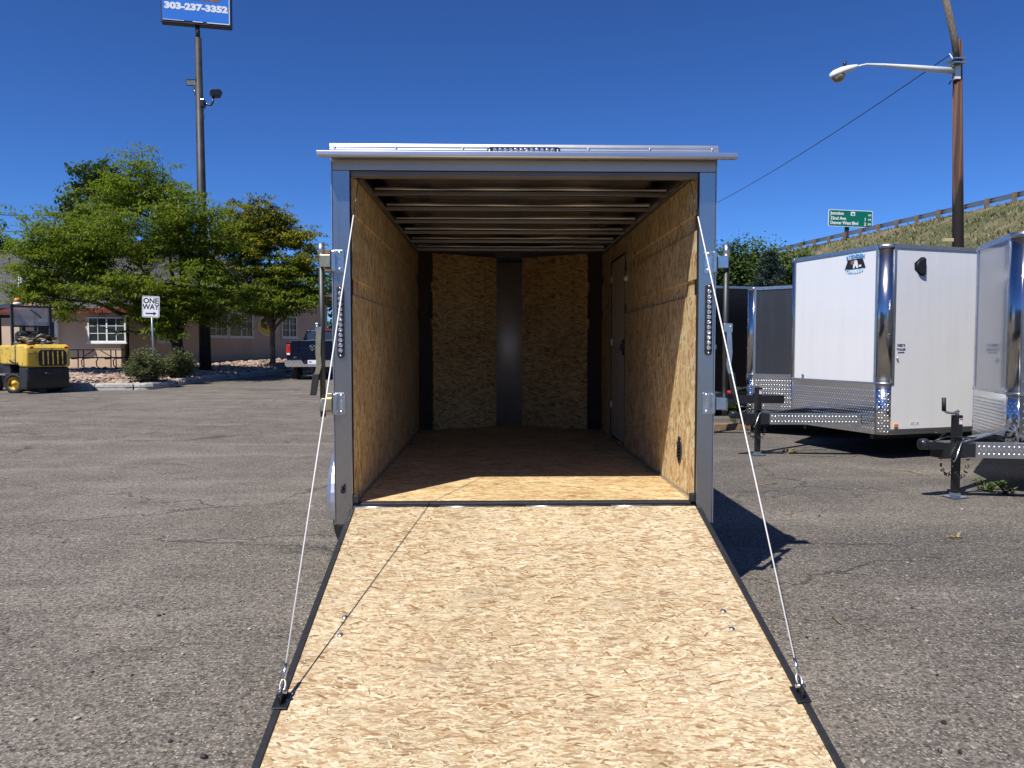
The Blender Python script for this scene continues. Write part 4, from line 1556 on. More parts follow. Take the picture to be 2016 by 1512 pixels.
# lock bars with hinge brackets and levers
for side in (-1, 1):
    jx = OL if side < 0 else OR_
    bx = jx + side * 0.062
    bar = MB().tube([(bx, TY - 0.005, 1.045), (bx, TY - 0.005, 1.985)], 0.0155, 14).build("lock_bar", M['pipe'], W)
    for zc in (1.905, 1.115):
        m = MB()
        ps = [(jx - side * 0.062, zc - 0.055), (jx - side * 0.055, zc - 0.062), (jx - side * 0.004, zc - 0.062), (jx - side * 0.004, zc + 0.062), (jx - side * 0.055, zc + 0.062), (jx - side * 0.062, zc + 0.055)]
        m.prism([(x, TY - 0.001, z) for x, z in ps], (0, -0.006, 0))
        pl = m.build("hinge_plate", M['zinc'], W, bevel=0.0015)
        for zz in (zc - 0.046, zc + 0.046):
            MB().lathe([(0.011, 0), (0.011, 0.002), (0.007, 0.007), (0.002, 0.008)], 12, frame((jx - side * 0.040, TY - 0.007, zz), (1, 0, 0), (0, 0, 1))).build("bolt", M['zinc'], pl)
        for k in range(5):
            MB().box(jx - side * 0.040 - 0.006, jx - side * 0.040 + 0.006, TY - 0.0085, TY - 0.007, zc - 0.026 + k * 0.011, zc - 0.020 + k * 0.011).build("embossing", M['lens'], pl)
        m = MB()
        x0, x1 = sorted((jx + side * 0.004, jx - side * 0.018))
        m.box(x0, x1, TY - 0.030, TY - 0.007, zc - 0.058, zc + 0.058)
        m.build("hinge_knuckle", M['zinc'], pl, bevel=0.005)
        m = MB()
        x0, x1 = sorted((jx + side * 0.008, bx + side * 0.004))
        m.box(x0, x1, TY - 0.034, TY + 0.016, zc - 0.034, zc + 0.034)
        m.build("hinge_leaf", M['zinc_gold'] if side < 0 else M['zinc'], pl, bevel=0.003)
        if side < 0:
            m = MB()
            m.box(min(jx + side * 0.006, jx + side * 0.040), max(jx + side * 0.006, jx + side * 0.040), TY - 0.026, TY + 0.012, zc + 0.036, zc + 0.062)
            m.box(min(jx + side * 0.006, jx + side * 0.040), max(jx + side * 0.006, jx + side * 0.040), TY - 0.026, TY + 0.012, zc - 0.060, zc - 0.036)
            m.build("wood_block", M['timber'] if zc > 1.5 else M['zinc_gold'], pl, bevel=0.004)
    for zz in (1.075, 1.93):
        MB().tube([(bx, TY - 0.005, zz), (bx, TY - 0.005, zz + 0.07)], 0.019, 14).build("collar", M['steel'], bar)
    # lever: bent flat strap with a rubber grip
    sgn = side
    path = [(0.018, 1.545), (0.022, 1.48), (0.026, 1.40), (0.020, 1.335), (0.028, 1.30), (0.038, 1.275)]
    m = MB()
    for (a0, z0), (a1, z1) in zip(path, path[1:]):
        w = 0.020
        m.prism([(bx + sgn * (a0 - w) , TY - 0.022, z0), (bx + sgn * (a0 + w * 0.4), TY - 0.022, z0), (bx + sgn * (a1 + w * 0.4), TY - 0.022, z1), (bx + sgn * (a1 - w), TY - 0.022, z1)], (0, -0.007, 0))
    lev = m.build("lever", M['zinc_gold'] if side < 0 else M['steel'], bar)
    MB().prism([(bx + sgn * 0.012, TY - 0.017, 1.285), (bx + sgn * 0.050, TY - 0.017, 1.285), (bx + sgn * 0.066, TY - 0.017, 1.165), (bx + sgn * 0.032, TY - 0.017, 1.165)], (0, -0.017, 0)).build("grip", M['rubber'], lev, bevel=0.004)
    m = MB()
    x0, x1 = sorted((bx - 0.016, bx + sgn * 0.034))
    m.box(x0, x1, TY - 0.030, TY + 0.010, 1.515, 1.565)
    m.build("lever_bracket", M['steel'], bar, bevel=0.004)
    MB().lathe([(0.006, 0), (0.006, 0.004), (0.002, 0.006)], 10, frame((bx + sgn * 0.022, TY - 0.030, 1.545), (1, 0, 0), (0, 0, 1))).build("rivet", M['zinc'], lev)
MB().box(OR_ + 0.007, OR_ + 0.020, TY + 0.02, TY + 0.035, 1.42, 1.445).build("tag_plate", M['sign_white'], W)
MB().lathe([(0.012, 0), (0.012, 0.01), (0.008, 0.016), (0.008, 0.03), (0.003, 0.032)], 14, frame((-0.842, TY - 0.001, 0.655), (1, 0, 0), (0, 0, 1))).build("ramp_stud", M['black'], W)
MB().box(-0.856, -0.832, TY - 0.02, TY - 0.0005, 0.615, 0.645).build("stud_base", M['black'], W, bevel=0.004)

# sill with rubber seal and a segmented piano hinge
MB().box(XL, XR, TY + 0.004, TY + 0.036, ZF - 0.028, ZF + 0.006).build("sill_seal", M['rubber'], W, bevel=0.008)
MB().box(XL + 0.001, XR - 0.001, TY + 0.0365, TY + 0.060, ZF + 0.0005, ZF + 0.004).build("sill_plate", M['black_trim'], W)
nseg = 8
for i in range(nseg):
    x0 = XL + (XR - XL) * i / nseg
    x1 = XL + (XR - XL) * (i + 1) / nseg - 0.004
    MB().tube([(x0 + 0.002, TY - 0.008, ZF - 0.020), (x1, TY - 0.008, ZF - 0.020)], 0.010, 10).build("hinge_segment", M['rail'] if i % 2 == 0 else M['black_trim'], W)
for xx in (XL + 0.0, XR - 0.03):
    MB().box(xx, xx + 0.03, TY - 0.012, TY + 0.03, ZF + 0.006, ZF + 0.05).build("corner_bumper", M['rubber'], W, bevel=0.004)
MB().box(OL + 0.004, OR_ - 0.004, TY + 0.002, TY + 0.10, 0.36, 0.434).build("rear_bumper", M['black'], W, bevel=0.006)
for side in (-1, 1):
    xs = OL + 0.03 if side < 0 else OR_ - 0.08
    MB().box(xs, xs + 0.05, TY + 0.03, TY + 0.10, 0.30, 0.359).build("bump_stop", M['black'], W, bevel=0.004)

# ramp
RY0, RZ0 = TY - 0.022, ZF - 0.014
RY1, RZ1 = 2.36, 0.016
RD = Vector((0, RY1 - RY0, RZ1 - RZ0))
RLEN = RD.length
RD.normalize()
RN = Vector((0, -RD.z, RD.y))
RN = Vector((1, 0, 0)).cross(RD) * -1
if RN.z < 0:
    RN = -RN


def ramp_pt(x, s, h=0.0):
    return Vector((x, RY0, RZ0)) + RD * s + RN * h


def ramp_slab(m, x0, x1, s0, s1, h0, h1):
    vs = [ramp_pt(x, s, h) for h in (h0, h1) for s in (s0, s1) for x in (x0, x1)]
    m.add(vs, [(0, 2, 3, 1), (4, 5, 7, 6), (0, 1, 5, 4), (2, 6, 7, 3), (0, 4, 6, 2), (1, 3, 7, 5)])
    return m


RX0, RX1 = XL + 0.004, XR + 0.006
a_, b_, c_, d_ = ramp_pt(RX0 - 0.002, 0, -0.014), ramp_pt(RX0 - 0.002, 0, -0.055), ramp_pt(RX0 - 0.002, 1.35, -0.055), ramp_pt(RX0 - 0.002, RLEN, -0.016)
ramp = MB().prism([a_, b_, c_, d_], (RX1 - RX0 + 0.004, 0, 0)).build("ramp_door", M['black'], W)
SEAM = 0.70
ramp_slab(MB(), RX0 + 0.012, RX1 - 0.012, 0.002, SEAM - 0.0012, -0.0135, 0.0).build("deck_board", M['osb_deck'], ramp, bevel=0.0015)
ramp_slab(MB(), RX0 + 0.012, RX1 - 0.012, SEAM + 0.0012, RLEN - 0.002, -0.0135, 0.0).build("deck_board", M['osb_deck'], ramp, bevel=0.0015)
for side in (-1, 1):
    x0, x1 = (RX0 - 0.016, RX0 + 0.011) if side < 0 else (RX1 - 0.011, RX1 + 0.016)
    MB().prism([ramp_pt(x0, 0.03, 0.006), ramp_pt(x0, 0.03, -0.058), ramp_pt(x0, 1.30, -0.058), ramp_pt(x0, RLEN, -0.017), ramp_pt(x0, RLEN, 0.006)], (x1 - x0, 0, 0)).build("edge_trim", M['black_trim'], ramp, bevel=0.003)
def ramp_hit(px, py):
    d = ray(px, py)
    o = Vector((0, 0, CAM_Z))
    t = (ramp_pt(0, 0) - o).dot(RN) / d.dot(RN)
    return o + d * t


XR_ = lambda p: Matrix.Translation(p) @ frame((0, 0, 0), (1, 0, 0), -RD)
for q in ((679, 1215), (670, 1250), (1424, 1203), (1441, 1238)):
    MB(XR_(ramp_hit(*q))).lathe([(0.0135, 0), (0.012, 0.003), (0.006, 0.0055), (0.001, 0.006)], 16).build("carriage_bolt", M['steel'], ramp)
for q in ((600, 1302), (1524, 1300), (976, 1303), (824, 1121), (978, 1122), (1139, 1141), (1278, 1119), (1284, 1139), (817, 1142), (657, 1130), (1113, 1504), (565, 1418), (1634, 1500)):
    MB(XR_(ramp_hit(*q))).lathe([(0.0045, 0), (0.0040, 0.0012), (0.0008, 0.0018)], 10).build("deck_screw", M['steel'], ramp)

# cables with brackets
for side in (-1, 1):
    hit = ramp_hit(568, 1388) if side < 0 else ramp_hit(1566, 1376)
    sb = (hit - ramp_pt(0, 0)).dot(RD)
    x = RX0 + 0.006 if side < 0 else RX1 - 0.006
    m = MB()
    ramp_slab(m, x - 0.028 if side < 0 else x - 0.026, x + 0.026 if side < 0 else x + 0.028, sb - 0.055, sb + 0.03, 0.0065, 0.012)
    ramp_slab(m, x - 0.004, x + 0.004, sb - 0.045, sb + 0.015, 0.012, 0.05)
    br = m.build("cable_bracket", M['black'], ramp, bevel=0.002)
    p = ramp_pt(x, sb - 0.02, 0.042)
    MB().tube([p - Vector((0.018, 0, 0)), p + Vector((0.018, 0, 0))], 0.007, 10).build("shackle_pin", M['steel'], br)
    top = Vector((XL + 0.035, TY + 0.085, ZH - 0.012)) if side < 0 else Vector((XR - 0.03, TY + 0.085, ZH - 0.012))
    v = (top - p)
    Lc = v.length
    v.normalize()
    pts = []
    for i in range(13):
        a = 2 * math.pi * i / 12
        pts.append(p + v * (0.022 + 0.022 * math.cos(a)) + RN * 0 + Vector((0.010 * math.sin(a), 0, 0)))
    MB().tube(pts, 0.004, 8, False).build("shackle", M['steel'], br)
    MB().tube([p + v * 0.045, p + v * 0.10], [0.008, 0.007], 10).build("cable_ferrule", M['zinc'], br)
    k0, k1 = 0.10, Lc - 0.30
    MB().tube([p + v * k0, p + v * (k0 + (k1 - k0) * 0.5) - Vector((0, 0, 0.004)), p + v * k1], 0.0031, 10).build("cable", M['white_rope'], W)
    MB().tube([p + v * k1, p + v * (Lc - 0.005)], 0.0021, 8).build("cable_wire", M['black'], W)
    MB().box(top.x - 0.03, top.x + 0.03, top.y - 0.012, top.y + 0.02, ZH - 0.022, ZH - 0.004).build("cable_anchor", M['black'], W, bevel=0.003)

# axle: wheels and fenders
for side in (-1, 1):
    xo = OL if side < 0 else OR_
    yc = 5.52
    X = frame((xo + side * 0.125, yc, 0.33), (0, 1, 0), (0, 0, 1))
    wheel = MB(X).lathe([(0.20, -0.095), (0.29, -0.10), (0.325, -0.08), (0.333, -0.03), (0.333, 0.03), (0.325, 0.08), (0.29, 0.10), (0.20, 0.095)], 32, close=True).build("wheel", M['rubber'], W)
    MB(X).lathe([(0.20, -0.07), (0.205, -0.02), (0.15, 0.0), (0.05, 0.02), (0.03, 0.02)], 24, cap0=False).build("rim", M['lens'], wheel)
    m = MB()
    n = 24
    xi, xe = sorted((xo - side * 0.008, xo + side * 0.235))
    ring = []
    for i in range(n + 1):
        a = R(-12 + 204 * i / n)
        for rr_, xx in ((0.42, xi), (0.42, xe - 0.03 if side > 0 else xe), (0.40, xe), (0.34, xe), (0.34, xi)) if side > 0 else ((0.42, xe), (0.42, xi + 0.03), (0.40, xi), (0.34, xi), (0.40, xe)):
            ring.append((xx, yc - rr_ * math.cos(a) * 1.05, 0.36 + rr_ * math.sin(a)))
    fs = []
    for i in range(n):
        for q in range(5):
            w = (q + 1) % 5
            fs.append((i * 5 + q, i * 5 + w, (i + 1) * 5 + w, (i + 1) * 5 + q))
    fs += [(0, 1, 2, 3, 4), tuple(n * 5 + q for q in (4, 3, 2, 1, 0))]
    m.add(ring, fs, False)
    m.build("fender", plain("fender_alu%d" % (side + 1), (0.66, 0.65, 0.63), 0.42, 1.0, 0.05, 6), W, bevel=0.006)
# running gear and tongue out of sight behind
m = MB()
for xx in (OL + 0.18, OR_ - 0.24):
    m.box(xx, xx + 0.06, TY + 0.11, YB, 0.36, 0.495)
m.box(OL + 0.05, OR_ - 0.05, 5.49, 5.55, 0.30, 0.359)
m.build("chassis", M['black'], W)


# ================================================================== V-NOSE TRAILERS IN THE ROW
def fillet_outline(pts, tl):
    """polyline with rounded corners -> list of (kind, [points])"""
    segs = []
    prev_end = Vector(pts[0])
    for i in range(1, len(pts) - 1):
        a, b, c = Vector(pts[i - 1]), Vector(pts[i]), Vector(pts[i + 1])
        d0, d1 = (b - a).normalized(), (c - b).normalized()
        t = tl[i]
        s, e = b - d0 * t, b + d1 * t
        segs.append(("flat", [prev_end, s]))
        arc = []
        ang = d0.angle(d1)
        r = t / math.tan(ang / 2)
        nr = Vector((-d0.y, d0.x))
        if nr.dot(d1) < 0:
            nr = -nr
        cc = s + nr * r
        sgn = 1 if (d0.x * d1.y - d0.y * d1.x) > 0 else -1
        for k in range(11):
            q = sgn * ang * k / 10
            v = s - cc
            arc.append(cc + Vector((v.x * math.cos(q) - v.y * math.sin(q), v.x * math.sin(q) + v.y * math.cos(q))))
        segs.append(("arc", arc))
        prev_end = e
    segs.append(("flat", [prev_end, Vector(pts[-1])]))
    return segs


def offset_line(P, d):
    out = []
    for i, p in enumerate(P):
        a, b = P[max(0, i - 1)], P[min(len(P) - 1, i + 1)]
        t = (b - a).normalized()
        out.append(p + Vector((t.y, -t.x)) * d)
    return out


def strip(m, P, z0, z1, th, out=0.0, smooth=False):
    """vertical sheet along plan line P (outside to the right of travel)"""
    A = offset_line(P, out)
    B = offset_line(P, out - th)
    n = len(P)
    vs = [(p.x, p.y, z) for z in (z0, z1) for p in A] + [(p.x, p.y, z) for z in (z0, z1) for p in B]
    for i in range(n - 1):
        q = [(i, i + 1, n + i + 1, n + i), (2 * n + i + 1, 2 * n + i, 3 * n + i, 3 * n + i + 1), (n + i, n + i + 1, 3 * n + i + 1, 3 * n + i), (i + 1, i, 2 * n + i, 2 * n + i + 1)]
        m_f = q
        o = len(m.v)
        if i == 0:
            m.add(vs, [], False)
            base = o
        m.f += [tuple(base + k for k in f) for f in m_f]
        m.s += [smooth, smooth, False, False]
    m.f += [tuple(base + k for k in (0, n, 3 * n, 2 * n)), tuple(base + k for k in (n - 1, 3 * n - 1, 4 * n - 1, 2 * n - 1))]
    m.s += [False, False]
    return m


def treads(P, z0, z1, out, pitch=0.043, ln=0.040, wd=0.015, hh=0.0065):
    """raised lozenges of tread plate along plan line P"""
    m = MB()
    L = [0]
    for a, b in zip(P, P[1:]):
        L.append(L[-1] + (b - a).length)
    rows = int((z1 - z0 - 0.03) / (pitch * 0.8))
    cols = int((L[-1] - 0.02) / pitch)
    vs, fs = [], []
    for r_ in range(rows):
        for c in range(cols):
            s = 0.02 + (c + 0.25 + 0.5 * (r_ % 2)) * pitch
            if s > L[-1] - 0.012:
                continue
            i = max(k for k in range(len(L) - 1) if L[k] <= s)
            f = (s - L[i]) / (L[i + 1] - L[i])
            p = P[i].lerp(P[i + 1], f)
            t = (P[i + 1] - P[i]).normalized()
            nr = Vector((t.y, -t.x))
            z = z0 + 0.02 + (r_ + 0.5) * pitch * 0.8
            sg = 1 if (r_ % 2) == 0 else -1
            a = R(45) * sg
            def pt(u, v, h):
                x = u * math.cos(a) - v * math.sin(a)
                y = u * math.sin(a) + v * math.cos(a)
                q = p + t * x + nr * (out + h)
                return (q.x, q.y, z + y)
            o = len(vs)
            vs += [pt(-ln / 2, 0, 0), pt(0, -wd / 2, 0), pt(ln / 2, 0, 0), pt(0, wd / 2, 0), pt(-ln / 5, 0, hh), pt(ln / 5, 0, hh)]
            fs += [(o, o + 1, o + 4), (o + 1, o + 5, o + 4), (o + 1, o + 2, o + 5), (o + 2, o + 3, o + 5), (o + 3, o + 4, o + 5), (o + 3, o, o + 4)]
    m.add(vs, fs, True)
    return m


def vnose_trailer(name, label, nose, axis, Wd, D, L, z0, z1, za, panel, corner_t=(0.13, 0.10), tongue=1.0, tongue_z=0.46, atp_tongue=True, jack_h=0.86, tread_h=0.0065, side_panel=None, group="parked enclosed trailers"):
    rz = math.atan2(axis[1], axis[0])
    root = thing(name, label, "trailer", (nose.x, nose.y, 0), rz, group)
    if D > 0:
        pts = [(-L, -Wd), (-D, -Wd), (0, 0), (-D, Wd), (-L, Wd)]      # run so that outside is to the right
        tl = [0, corner_t[0], corner_t[1], corner_t[0], 0]
    else:
        pts = [(-L, -Wd), (0, -Wd), (0, Wd), (-L, Wd)]
        tl = [0, corner_t[0], corner_t[1], 0]
    segs = fillet_outline([Vector(p) for p in pts], tl)
    for i, (kind, P) in enumerate(segs):
        front = 0 < i < len(segs) - 1
        lo = za if front else z0 + 0.07
        if kind == "flat":
            strip(MB(), P, lo, z1, 0.025).build("skin_panel", panel if front else (side_panel or panel), root, world=False)
        else:
            strip(MB(), P, lo, z1, 0.02, 0.004, True).build("corner_trim", M['chrome'], root, world=False)
            # flat flanges where the trim laps onto the panels
            for e, d in ((P[0], (P[0] - P[1]).normalized()), (P[-1], (P[-1] - P[-2]).normalized())):
                q = [e, e + d * 0.035] if e is P[-1] else [e + d * 0.035, e]
                strip(MB(), q, lo, z1, 0.02, 0.007).build("trim_flange", M['rail'], root, world=False)
        if front:
            strip(MB(), P, z0, za - 0.001, 0.022, 0.002, kind == "arc").build("stone_guard", M['atp'], root, world=False)
            tr = treads(P, z0, za - 0.03, 0.002, hh=tread_h).build("tread_pattern", M['tread'], root, world=False)
            tr["kind"] = "stuff"
            strip(MB(), P, za - 0.004, za + 0.022, 0.02, 0.012, kind == "arc").build("guard_rail", M['rail'], root, world=False)
        else:
            strip(MB(), P, z0, z0 + 0.032, 0.03, 0.010).build("bottom_rail", M['cap'], root, world=False)
            strip(MB(), P, z0 + 0.036, z0 + 0.069, 0.03, 0.005).build("bottom_rail", M['cap'], root, world=False)
        strip(MB(), P, z1 - 0.005, z1 + 0.045, 0.03, 0.010, kind == "arc").build("roof_rail", M['rail'], root, world=False)
    # screws on flanges and rails
    m = MB()
    for kind, P in segs:
        if kind == "arc":
            for e, d in ((P[0], (P[0] - P[1]).normalized()), (P[-1], (P[-1] - P[-2]).normalized())):
                z = za + 0.12
                nr = Vector((-d.y, d.x)) if e is P[0] else Vector((d.y, -d.x))
                while z < z1 - 0.05:
                    c = e + d * 0.02 + nr * 0.008
                    m.box(c.x - 0.006, c.x + 0.006, c.y - 0.006, c.y + 0.006, z, z + 0.011)
                    z += 0.33
        else:
            Lf = (P[1] - P[0]).length
            d = (P[1] - P[0]).normalized()
            nr = Vector((d.y, -d.x))
            s_ = 0.15
            while s_ < min(Lf, 3.5):
                c = P[0] + d * s_ + nr * 0.012
                m.box(c.x - 0.006, c.x + 0.006, c.y - 0.006, c.y + 0.006, z1 + 0.014, z1 + 0.026)
                s_ += 0.30
    sc = m.build("screws", M['zinc'], root, world=False)
    sc["kind"] = "stuff"
    # roof and floor
    out = []
    for kind, P in segs:
        out += P
    MB().prism([(p.x, p.y, z1 + 0.03) for p in offset_line(out, -0.01)], (0, 0, 0.012)).build("roof_sheet", M['rail'], root, world=False)
    MB().prism([(p.x, p.y, z0 + 0.01) for p in offset_line(out, -0.03)], (0, 0, 0.03)).build("underbody", M['black'], root, world=False)
    MB().box(-L, -L + 0.03, -Wd + 0.03, Wd - 0.03, z0 + 0.05, z1 + 0.02).build("rear_door", panel, root, world=False)
    # chassis, wheels
    m = MB()
    for yy in (-Wd + 0.25, Wd - 0.31):
        m.box(-L + 0.05, -D - 0.1, yy, yy + 0.06, z0 - 0.08, z0 + 0.009)
    m.build("chassis", M['black'], root, world=False)
    for sy in (-1, 1):
        for xx in (-L * 0.56, -L * 0.56 - 0.86):
            X = frame((xx, sy * (Wd + 0.11), 0.335), (1, 0, 0), (0, 0, 1))
            wh = MB(X).lathe([(0.20, -0.095), (0.29, -0.10), (0.325, -0.08), (0.333, 0), (0.325, 0.08), (0.29, 0.10), (0.20, 0.095)], 24, close=True).build("wheel", M['rubber'], root, world=False)
            MB(X).lathe([(0.20, -0.07), (0.205, 0.0), (0.05, 0.03), (0.03, 0.03)], 18, cap0=False).build("rim", M['lens'], wh, world=False)
        MB().prism([(-L * 0.56 + 0.42, sy * Wd, 0.48), (-L * 0.56 + 0.25, sy * Wd, 0.72), (-L * 0.56 - 1.11, sy * Wd, 0.72), (-L * 0.56 - 1.28, sy * Wd, 0.48)], (0, sy * 0.24, 0)).build("fender", M['atp'], root, world=False)
    # A-frame tongue
    tz0, tz1 = tongue_z - 0.075, tongue_z + 0.055
    cpl = tongue
    for sy in (-1, 1):
        a, b = Vector((cpl - 0.22, sy * 0.05)), Vector((-D * 0.9 - 0.04, sy * min(0.62, Wd * 0.6)))
        d = (b - a).normalized()
        nr = Vector((-d.y, d.x)) * 0.03
        bm_ = MB()
        bm_.prism([(a.x - nr.x, a.y - nr.y, tz0), (b.x - nr.x, b.y - nr.y, tz0), (b.x + nr.x, b.y + nr.y, tz0), (a.x + nr.x, a.y + nr.y, tz0)], (0, 0, tz1 - tz0))
        beam = bm_.build("tongue_beam", M['black'], root, world=False)
        if atp_tongue:
            q0, q1 = a + d * 0.12, a + d * ((b - a).length - 0.05)
            P = [q1, q0] if sy < 0 else [q0, q1]
            P = [p + Vector((0, sy * 0.031)) for p in P]
            # outside faces away from the middle line
            st = strip(MB(), P if sy > 0 else P, tz0 - 0.004, tz1 + 0.004, 0.006, 0.006 if sy > 0 else 0.006)
            st.build("beam_cover", M['atp'], beam, world=False)
            tr = treads(P, tz0 - 0.004, tz1 + 0.004, 0.006).build("tread_pattern", M['tread'], beam, world=False)
            tr["kind"] = "stuff"
            MB().prism([(q0.x, q0.y - 0.035, tz1 + 0.005), (q1.x, q1.y - 0.035, tz1 + 0.005), (q1.x, q1.y + 0.035, tz1 + 0.005), (q0.x, q0.y + 0.035, tz1 + 0.005)], (0, 0, 0.005)).build("beam_cap", M['rail'], beam, world=False)
    # coupler: block, socket, latch
    m = MB()
    m.box(cpl - 0.30, cpl - 0.02, -0.085, 0.085, tz0 - 0.01, tz1 + 0.012)
    m.build("coupler_block", M['black'], root, world=False, bevel=0.01)
    m = MB()
    m.lathe([(0.03, -0.05), (0.052, -0.035), (0.056, 0.01), (0.045, 0.04), (0.02, 0.05)], 18, Matrix.Translation((cpl + 0.14, 0, tz1 - 0.005)))
    m.prism([(cpl - 0.03, -0.075, tz1 - 0.06), (cpl + 0.14, -0.045, tz1 - 0.05), (cpl + 0.14, 0.045, tz1 - 0.05), (cpl - 0.03, 0.075, tz1 - 0.06)], (0, 0, 0.075))
    m.build("coupler_socket", M['black'], root, world=False, bevel=0.008)
    m = MB()
    m.tube([(cpl - 0.02, 0.0, tz1 + 0.03), (cpl - 0.10, 0.0, tz1 + 0.085), (cpl + 0.02, 0, tz1 + 0.10)], [0.012, 0.012, 0.010], 8)
    m.tube([(cpl + 0.05, 0.02, tz1 + 0.02), (cpl - 0.1, 0.03, tz1 + 0.06), (cpl - 0.3, 0.05, tz1 + 0.05)], 0.008, 8)
    m.build("coupler_latch", M['black'], root, world=False)
    # jack with crank
    jx = cpl - 0.24
    m = MB()
    m.box(jx - 0.036, jx + 0.036, -0.036, 0.036, tz0 - 0.02, jack_h)
    jack = m.build("jack_post", M['black'], root, world=False, bevel=0.006)
    MB().box(jx - 0.029, jx + 0.029, -0.029, 0.029, 0.05, tz0 - 0.02).build("jack_leg", M['black'], jack, world=False, bevel=0.004)
    m = MB()
    m.box(jx - 0.085, jx + 0.085, -0.085, 0.085, 0.006, 0.016)
    m.box(jx - 0.035, jx + 0.035, -0.035, 0.035, 0.016, 0.05)
    m.build("jack_foot", M['zinc'], jack, world=False, bevel=0.004)
    m = MB()
    m.tube([(jx, 0, jack_h), (jx, 0, jack_h + 0.03)], 0.018, 10)
    m.tube([(jx - 0.01, 0.0, jack_h + 0.035), (jx + 0.06, 0.015, jack_h + 0.02), (jx + 0.15, 0.03, jack_h + 0.03), (jx + 0.19, 0.035, jack_h + 0.05)], [0.016, 0.012, 0.012, 0.010], 8)
    crank = m.build("crank", M['steel'], jack, world=False)
    MB().tube([(jx + 0.19, 0.035, jack_h + 0.045), (jx + 0.195, 0.035, jack_h + 0.17)], 0.019, 10).build("crank_grip", M['rubber'], jack, world=False)
    MB().box(jx - 0.028, jx + 0.010, 0.0365, 0.038, jack_h - 0.085, jack_h - 0.03).build("jack_sticker", M['sign_white'], jack, world=False)
    MB().box(jx - 0.026, jx + 0.004, 0.0385, 0.0392, jack_h - 0.046, jack_h - 0.034).build("sticker_bar", M['red_paint'], jack, world=False)
    # safety chains, wiring, battery box brace
    m = MB()
    rr = random.Random(int(nose.x * 100))
    for sy in (-1, 1):
        for k in range(9):
            a = 3.14 * k / 8
            c = Vector((jx + 0.02 + 0.09 * math.cos(a), sy * 0.07, tz0 - 0.03 - 0.16 * math.sin(a)))
            X = Matrix.Translation(c) @ Matrix.Rotation(R(90 * (k % 2)), 4, 'X') @ Matrix.Rotation(a, 4, 'Y')
            m.lathe([(0.013, -0.004), (0.019, -0.004), (0.019, 0.004), (0.013, 0.004)], 8, X, True, True)
    m.build("safety_chain", M['black'], root, world=False)
    m = MB()
    m.tube([(cpl - 0.25, 0.06, tz1 + 0.03), (cpl - 0.18, 0.11, tz1 + 0.0), (cpl - 0.12, 0.12, tz0), (cpl - 0.10, 0.11, tz0 - 0.04)], 0.006, 6)
    m.build("breakaway_cable", M['zinc'], root, world=False)
    m = MB()
    m.tube([(cpl - 0.27, 0.02, tz1 + 0.05), (cpl - 0.45, 0.03, tz1 + 0.035), (-0.02, 0.02, tz1 + 0.03)], 0.010, 8)
    m.build("wire_loom", M['black'], root, world=False)
    m = MB()
    m.prism([(cpl - 0.30, 0.02, tz1 + 0.012), (0.06, 0.02, tz1 + 0.12), (-0.06, 0.02, tz1 + 0.08), (-0.06, 0.02, tz1 + 0.06), (0.06, 0.02, tz1 + 0.10), (cpl - 0.30, 0.02, tz1 + 0.002)], (0, 0.03, 0))
    m.build("tongue_brace", M['zinc'], root, world=False)
    return root, segs


AX = Vector((-0.97, -0.243, 0)).normalized()
LAT = Vector((AX.y * -1, AX.x, 0))               # left of the axis = side turned to the camera
LAT = Vector((-AX.y, AX.x, 0))

# white trailer
wc = at(1741, 680, 9.45)                         # near corner
WD, DD = 0.92, 0.0
AXW = Vector((-0.957, -0.29, 0)).normalized()
LATW = Vector((-AXW.y, AXW.x, 0))
nose_w = wc - LATW * WD
nose_w.z = 0
zt_w = at(1741, 480, 9.45).z - 0.04
zb_w = at(1741, 857, 9.45).z
za_w = at(1741, 757, 9.45).z
wt, wsegs = vnose_trailer("white_cargo_trailer", "white enclosed trailer with polished corners and a black half round side vent", nose_w, AXW, WD, DD, 5.6, zb_w, zt_w, za_w, M['white_panel'],
                          (0.125, 0.125), 1.42, 0.50, True, 0.90)
MW = chain(wt)
MWI = MW.inverted()


def on_wall(seg, px, py, root_m, segs, off=0.004):
    """point where the sight line of a pixel meets a flat panel of a trailer; also its frame"""
    P = segs[seg][1]
    a, b = root_m @ Vector((P[0].x, P[0].y, 0)), root_m @ Vector((P[1].x, P[1].y, 0))
    t = (b - a).normalized()
    n = Vector((t.y, -t.x, 0))
    d = ray(px, py)
    o = Vector((0, 0, CAM_Z))
    k = (a - o).dot(n) / d.dot(n)
    p = o + d * k + n * off
    m = Matrix((t, Vector((0, 0, 1)), n)).transposed().to_4x4()
    m.translation = p
    return p, m


# segs run from the far rear round the nose to the camera side: pick the indices by height of y
SIDE = max(range(len(wsegs)), key=lambda i: (wsegs[i][0] == "flat") * sum((MW @ Vector((q.x, q.y, 0))).x for q in wsegs[i][1]) * (1 if (MW @ Vector((wsegs[i][1][0].x, wsegs[i][1][0].y, 0))).y < 11.0 else -1))
flat_ids = [i for i, sg in enumerate(wsegs) if sg[0] == "flat"]
near_side = min((flat_ids[0], flat_ids[-1]), key=lambda i: sum((MW @ Vector((q.x, q.y, 0))).y for q in wsegs[i][1]))
near_v = flat_ids[1] if near_side == flat_ids[0] else flat_ids[-2]
